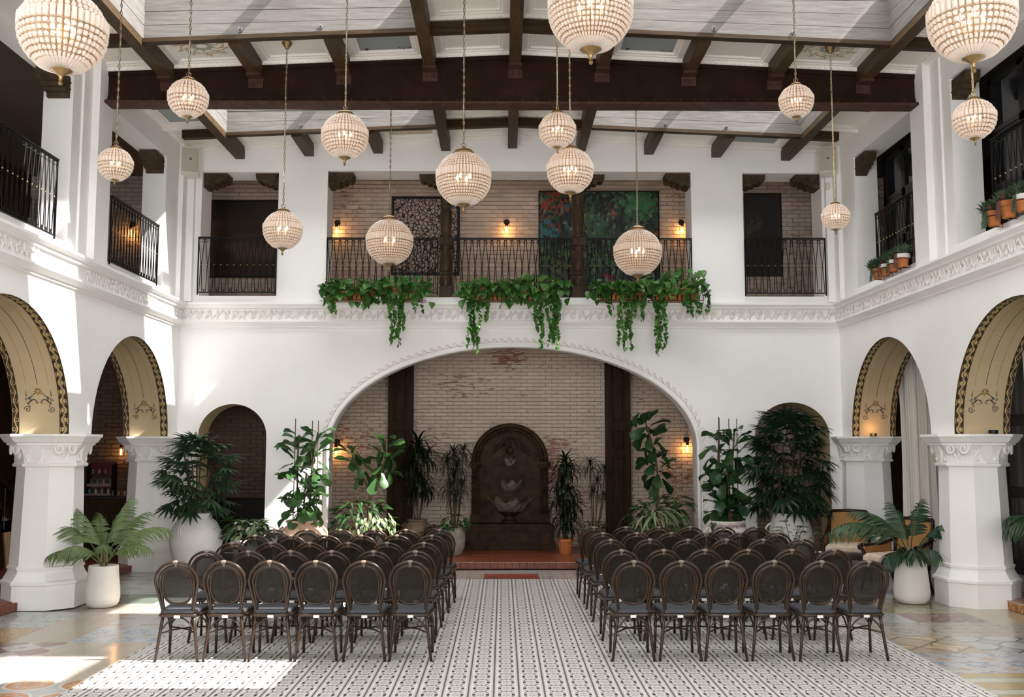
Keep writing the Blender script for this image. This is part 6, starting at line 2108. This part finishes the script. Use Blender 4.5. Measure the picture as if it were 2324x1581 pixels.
# dracaenas by the fountain ------------------------------------------------
def rosette(mat, n, L, Wd, r, up=1.1):
    b = MB()
    for i in range(n):
        k = i / n
        leaf(L * r.uniform(.75, 1.1), Wd, wf_strap, 5, .25, 2.9 - 1.3 * k + r.uniform(-.3, .4), 0, b, TR(0, 0, .10 * k) @ RZ(i * 2.399) @ RX(.55 + up * .8 * k + r.uniform(-.15, .15)))
    return b.mesh('leaf_rosette', mat, True)
RB_W = [rosette(LG_DRA, 34, .50, .060, random.Random(s_)) for s_ in (1, 2)]
RB_N = [rosette(LG_DRA, 60, .46, .018, random.Random(s_)) for s_ in (3, 4)]
def dracaena(root, heads, ms, z0):
    for i, (x, y, z, s) in enumerate(heads):
        obj('cane', MB().tube([(x * .25, y * .25, z0), (x * .7, y * .7, (z + z0) / 2), (x, y, z)], .012, 6), STEM, root)
        put('leaf_rosette', ms[i % 2], root, TR(x, y, z) @ RZ(i * 1.3) @ SCL(s))
t = thing('dracaena', 'broad leaved dracaena in a weathered clay urn beside the wooden pilaster', 'potted plant', (-1.46, 17.25, .105))
pot_obj(t, 'urn', wall_prof(URN(.27, .56)), CLAYP, fill=(.14, .48))
hd = MB()
for an in (-PI * .3, PI * .9): handle(hd, lambda q: .25 - .04 * q, .38, .50, an, .04)
obj('handle', hd, CLAYP, t, True)
dracaena(t, [(0, 0, 1.72, 1.0), (.12, -.05, 1.52, 1.0), (-.13, .02, 1.42, .95), (.02, -.1, 1.20, .95), (.10, .06, 1.02, .9), (-.08, -.03, .95, .85)], RB_W, .48)
t = thing('dracaena', 'narrow leaved dracaena in a grey stone pot with leafy underplanting by the fountain', 'potted plant', (-.80, 16.75, .105))
pot_obj(t, 'pot', wall_prof([(.09, 0), (.12, .02), (.17, .14), (.185, .26), (.165, .38), (.14, .43), (.15, .44), (.15, .46)]), STONEP, fill=(.12, .40))
dracaena(t, [(-.02, .05, 1.62, .9), (.14, 0, 1.66, .9), (-.12, -.02, 1.48, .95), (.05, -.06, 1.40, .95), (.0, .0, 1.22, .95), (-.08, .05, 1.05, .9), (.12, .03, 1.08, .9), (.02, -.05, .88, .8)], RB_N, .40)
mound(t, (.0, -.05, .50), .22, .18, .20, 60, MIXL, .10)
t = thing('low_dark_shrub', 'low dark bushy plant in front of the clay urn by the fountain', 'potted plant', (-1.08, 16.72, .105))
planter_pot(t, .17, .30, CLAYP)
DKL = [leaf(1, .45, wf_lance, 4, .25, .6).mesh('leaf', LG_DRA, True)]
mound(t, (0, 0, .36), .27, .22, .16, 150, DKL, .07)
t = thing('dracaena', 'broad leaved dracaena in an orange terracotta pot by the fountain plinth', 'potted plant', (1.06, 17.05, .105))
pot_obj(t, 'pot', wall_prof([(.095, 0), (.10, .01), (.125, .20), (.14, .205), (.14, .25)]), TERRA, fill=(.11, .22))
dracaena(t, [(0, 0, 1.46, .8), (.02, 0, 1.32, .85), (-.05, .02, 1.10, .8), (.06, -.03, .98, .8), (-.10, 0, .80, .85), (.10, .02, .74, .85), (.0, -.06, .58, .85), (.02, 0, .42, .8)], RB_W, .22)
t = thing('dracaena', 'thin stemmed spiky dracaena in a terracotta pot with low shrubs beneath', 'potted plant', (1.55, 17.15, .105))
pot_obj(t, 'pot', wall_prof([(.15, 0), (.155, .01), (.19, .30), (.21, .305), (.21, .36)]), TERRA, fill=(.17, .33))
dracaena(t, [(-.05, 0, 1.42, .85), (.20, 0, 1.36, .7), (.0, .0, .98, .6), (.18, .02, .92, .6), (.08, .05, 1.14, .7)], RB_N, .33)
mound(t, (0, 0, .42), .27, .22, .14, 140, DKL, .06)

# small plants in front of the back wall --------------------------------
t = thing('peace_lily', 'leafy plant with white flowers in a white pot between two urns', 'potted plant', (-3.80, 15.05, 0))
pot_obj(t, 'pot', wall_prof([(.13, 0), (.15, .02), (.19, .20), (.205, .38), (.20, .46), (.21, .48), (.21, .50)]), URNW, fill=(.18, .44))
mound(t, (0, 0, .58), .34, .28, .26, 80, MIXL, .16)
mound(t, (.08, -.05, .58), .34, .30, .24, 50, VARL, .14, cond=lambda a, b, c: b < .2)
mound(t, (-.1, 0, .55), .30, .3, .34, 20, STRL, .32, zmin=.3)
FL = leaf(1, .8, wf_heart, 5, .4, .5).mesh('flower', WFLO, True)
for i in range(9): put('flower', FL, t, LM((rnd.uniform(-.1, .26), -.26 + rnd.uniform(-.06, .1), .70 + rnd.uniform(-.1, .14)), rnd.uniform(2.2, 4.2), rnd.uniform(-.4, .6), 0, rnd.uniform(.08, .12)))
ZZL = [leaf(1, .5, wf_lance, 4, .25, .4).mesh('leaf', LG_FIGD, True)]
def zz(label, x, y, h, n, r):
    t = thing('zz_plant', label, 'potted plant', (x, y, 0))
    pot_obj(t, 'pot', wall_prof([(.10, 0), (.11, .01), (.15, .26), (.16, .28), (.16, .32)]), CLAYP, fill=(.13, .28))
    for i in range(n):
        an = i * 2.4 + r.uniform(-.3, .3); q = r.uniform(.15, .34); hh = h * r.uniform(.75, 1)
        pts = [Vector((.02 * math.cos(an), .02 * math.sin(an), .28)), Vector((q * .5 * math.cos(an), q * .5 * math.sin(an), .28 + (hh - .28) * .6)), Vector((q * math.cos(an), q * math.sin(an), hh)), Vector((q * 1.4 * math.cos(an), q * 1.4 * math.sin(an), hh - .02))]
        obj('stem', MB().tube(pts, .006, 5), STEMG, t)
        f = poly(pts)
        for j in range(10):
            put('leaf', ZZL[0], t, LM(f(.35 + .65 * j / 9), az_of(math.cos(an), math.sin(an)) + (1.1 if j % 2 else -1.1), .1, 0, .085))
zz('glossy stemmed plant showing above the chair backs before the white jar', 4.18, 14.55, .86, 8, random.Random(8))
zz('small glossy plant beside the purple banded urn', 3.86, 15.1, .66, 7, random.Random(9))

# pothos troughs on the gallery edge --------------------------------------
PL = [leaf(1, .86, wf_heart, 6, .28, d, .01).mesh('leaf', LG_POT, True) for d in (.45, .9, .2)]
def trough_planter(label, x0, x1, bumps, vines, seed):
    r = random.Random(seed)
    t = thing('pothos_planter', label, 'planter', ((x0 + x1) / 2, 15.80, 4.222))
    L = x1 - x0; hl = L / 2
    nt = 2
    for k in range(nt):
        a0 = -hl + .10 + (L - .2) * k / nt + .03; a1 = -hl + .10 + (L - .2) * (k + 1) / nt - .03
        m = MB()
        rings = [(0, .07, .0), (.0, .075, .01), (.015, .09, .17), (.02, .098, .172), (.02, .098, .20)]
        vs = []
        for ins, w, z in rings:
            e = .03 - ins
            vs += [(a0 + e, -w, z), (a1 - e, -w, z), (a1 - e, w, z), (a0 + e, w, z)]
        fs = [(3, 2, 1, 0), (16, 17, 18, 19)]
        for i in range(4):
            for q in range(4):
                fs.append((i * 4 + q, i * 4 + (q + 1) % 4, i * 4 + 4 + (q + 1) % 4, i * 4 + 4 + q))
        obj('trough', m.add(vs, fs), TERRA, t)
    cr = MB()
    for y in (-.12, .11):
        cr.box((0, y, -.004 + .0), (L - .16, .014, .012)); cr.box((0, y, .15), (L - .16, .01, .012))
    a = -hl + .12
    while a < hl - .14:
        cr.tube([(a, -.12, .0), (a + .005, -.122, .06), (a + .035, -.122, .13), (a + .065, -.122, .06), (a + .07, -.12, .0)], .0055, 4); a += .07
    for x in (-hl + .2, 0, hl - .2): cr.box((x, 0, -.002), (.014, .24, .01))
    obj('iron_cradle', cr, IRON, t)
    vn = MB()
    for i in range(235):
        x = r.uniform(-hl - .02, hl + .02)
        b = sum(h_ * math.exp(-((x - c_) / w_) ** 2) for c_, h_, w_ in bumps)
        top = .30 + b * r.uniform(.5, 1)
        z = r.uniform(.12, top) if r.random() < .82 else r.uniform(-.06, .15)
        if r.random() < .25 and z < .17: z += .14
        y = -.10 - .16 * r.random() * (1 - abs(z - .2) * 1.2) + (.18 if z > .25 and r.random() < .5 else 0)
        az = PI + r.uniform(-1.1, 1.1) - (0.5 * x / hl)
        put('leaf', PL[r.randrange(3)], t, LM((x, y, z), az, r.uniform(-1.15, .1), r.uniform(-.6, .6), r.uniform(.11, .175)))
    for (vx, zlow, nst, wd) in vines:
        for k in range(nst):
            x0_ = vx + r.uniform(-wd, wd); zl = zlow + (0 if k == 0 else r.uniform(0, .35) * abs(zlow))
            y0 = -.20 - .05 * r.random()
            pts = [Vector((x0_ * .95, -.06, .18)), Vector((x0_, y0, .16))]
            n = max(2, int(abs(.12 - zl) / .10)); dx = 0
            for j in range(1, n + 1):
                dx += r.uniform(-.03, .03)
                pts.append(Vector((x0_ + dx + (vx - x0_) * .4 * j / n, y0 + .06 * j / n * (1 if zl < -.15 else 0), .12 + (zl - .12) * j / n)))
            vn.tube(pts, .0035, 4)
            for j in range(2, len(pts)):
                for q in range(2):
                    p = pts[j].lerp(pts[j - 1], .5 * q)
                    sd = 1 if (j + q) % 2 else -1
                    put('leaf', PL[r.randrange(3)], t, LM((p.x + sd * .015, p.y - .01, p.z), PI - sd * r.uniform(.3, 1.2), r.uniform(-1.25, -.5), r.uniform(-.4, .4), r.uniform(.09, .135) * (1 - .25 * j / len(pts))))
    tag(obj('vine_stems', vn, STEMG, t), kind='stuff')
trough_planter('pothos trough planter nearest the plain white pier, one long trail', -2.86, -1.14, [(-.55, .10, .4), (.5, .12, .4)], [(.30, -.72, 5, .14), (-.66, -.18, 3, .12), (.66, -.16, 3, .10), (-.15, -.10, 2, .06), (.42, -.45, 2, .06)], 21)
trough_planter('middle pothos trough planter between the turned columns with two long trails', -.70, 1.02, [(.40, .22, .35), (-.55, .06, .4)], [(-.60, -.80, 6, .13), (.58, -.76, 7, .16), (.45, -.45, 3, .1), (-.45, -.30, 3, .1), (-.05, -.06, 2, .05)], 22)
trough_planter('pothos trough planter at the jungle painting end, spilling past the pier', 1.40, 3.28, [(.62, .26, .35), (.2, .08, .4), (-.6, .02, .3)], [(-.38, -.76, 5, .10), (.10, -.86, 4, .10), (.70, -.22, 4, .15), (-.20, -.30, 3, .12), (.88, -.16, 2, .08), (-.66, -.16, 1, .04)], 23)

# succulent pots hung on the curtain side railings --------------------------
def ros(mat, n, L):
    b = MB()
    for i in range(n):
        k = i / n
        leaf(L * (1 - .45 * k), L * .55, wf_heart, 4, .35, -.5, 0, b, TR(0, 0, .02 * k) @ RZ(i * 2.399) @ RX(.15 + 1.1 * k))
    return b.mesh('rosette', mat, True)
RS = [ros(LG_SUC, 16, .075), ros(LG_SUR, 16, .07), ros(LG_RED, 12, .05)]
SPK = MB()
for i in range(40):
    a_ = i * 2.399; k = i / 40
    leaf(.07, .02, wf_strap, 3, .2, .2, 0, SPK, TR(.03 * math.cos(a_) * (1 - k), .03 * math.sin(a_) * (1 - k), 0) @ RZ(a_) @ RX(.2 + 1.2 * k))
SPKM = SPK.mesh('spiky_sprig', LG_SUC, True)
TRL = []
for mt in (LG_SUC, LG_SUR):
    b = MB(); rr_ = random.Random(5)
    for q in range(5):
        x = -.03 + .015 * q
        for j in range(11):
            b.sphere((x + rr_.uniform(-.008, .008), -.005 * j * .3, -.017 * j), .008, 5, 3)
    TRL.append(b.mesh('trailing_strand', mt, True))
POTRIM = POTW
def succ(label, x, y, z, rimw, kinds, trail, s=1.0):
    t = thing('succulent_pot', label, 'flowerpot', (x, y, z), 0, None)
    pf = [(0, 0), (.052 * s, 0), (.056 * s, .005), (.072 * s, .105 * s), (.08 * s, .108 * s), (.084 * s, .155 * s), (.072 * s, .155 * s), (.068 * s, .12 * s), (0, .12 * s)]
    obj('pot', MB().lathe(pf, 20), TERRA, t, 40)
    if rimw: obj('white_rim', MB().lathe([(.0815 * s, .108 * s), (.087 * s, .11 * s), (.088 * s, .157 * s), (.070 * s, .158 * s)], 20), POTRIM, t, 40)
    obj('hanger', MB().tube([(.08 * math.cos(a), .08 * math.sin(a), .10 * s) for a in [2 * PI * j / 12 for j in range(12)]], .004, 4, closed=True).tube([(.08, 0, .10 * s), (.11, 0, .11 * s)], .004, 4).tube([(.0, 0, -.006), (.09, 0, -.006), (.10, 0, .10)], .005, 4), IRON, t)
    for i, k in enumerate(kinds):
        an = i * 2.3 + .8
        p = (-.045 * math.cos(an) * s, .05 * math.sin(an) * s, .165 * s + .02 * (i % 2))
        if k < 3: put('rosette', RS[k], t, TR(*p) @ RX(.5 * math.sin(an)) @ RY(-.6) @ SCL(1.25 * s))
        else: put('spiky_sprig', SPKM, t, TR(*p) @ RY(-.4) @ SCL(1.8))
    for i in range(trail[0]): put('trailing_strand', TRL[trail[1]], t, TR(-.088 * s, -.02 + .03 * i, .15 * s) @ RZ(-PI / 2))
    for i in range(3): put('spiky_sprig', SPKM, t, TR(.03 * i - .03, .06 - .06 * i, .185) @ RZ(i) @ SCL(2.0))
xs_ = 5.335
succ('plain terracotta succulent pot lowest and farthest along the railing', xs_, 13.95, 4.27, False, [3, 1, 0, 3], (2, 0))
succ('white rimmed succulent pot with dusky trailing strands, second from the far end', xs_, 13.66, 4.275, True, [0, 3, 2], (2, 1))
succ('white rimmed succulent pot beside a red bloom, third from the far end', xs_, 13.37, 4.28, True, [2, 3, 0], (1, 0))
succ('biggest white rimmed succulent pot, nearest of four on the railing', xs_, 13.06, 4.285, True, [1, 0, 0, 3], (2, 1), 1.12)
succ('plain terracotta pot of trailing succulents beside the picture edge railing post', xs_, 10.58, 4.29, False, [3, 0, 1], (3, 0), 1.05)
succ('terracotta pot with grey green rosettes at the picture edge', xs_, 10.27, 4.31, False, [0, 0, 1, 3], (2, 1), 1.15)
succ('terracotta pot with a pale rosette cut by the picture edge', xs_, 9.97, 4.31, True, [0, 0, 3], (1, 0), 1.1)

# small uplights on the capitals
def uplight(label, x, y, on):
    t = thing('uplight', label, 'lamp', (x, y, 2.062))
    obj('housing', MB().lathe([(0, 0), (.05, 0), (.055, .02), (.05, .045), (.04, .045), (.038, .03), (0, .03)], 14), BLACK if not on else BRASS, t, 40)
    obj('lens', MB().lathe([(0, .036), (.036, .034)], 12), M_emit('uplight_lens', (1, .55, .25), 14) if on else DARKGL, t)
    if on:
        d = bpy.data.lights.new('uplight_glow', 'POINT'); d.energy = .5; d.color = (1, .5, .2); d.shadow_soft_size = .03
        o = bpy.data.objects.new('uplight_glow', d); COL.objects.link(o); o.parent = t; o.location = (0, 0, .08)
uplight('lit warm uplight standing on the far curtain side capital', XR + .28, 15.42, True)
uplight('unlit black uplight on the near curtain side capital', XR + .38, 11.84, False)
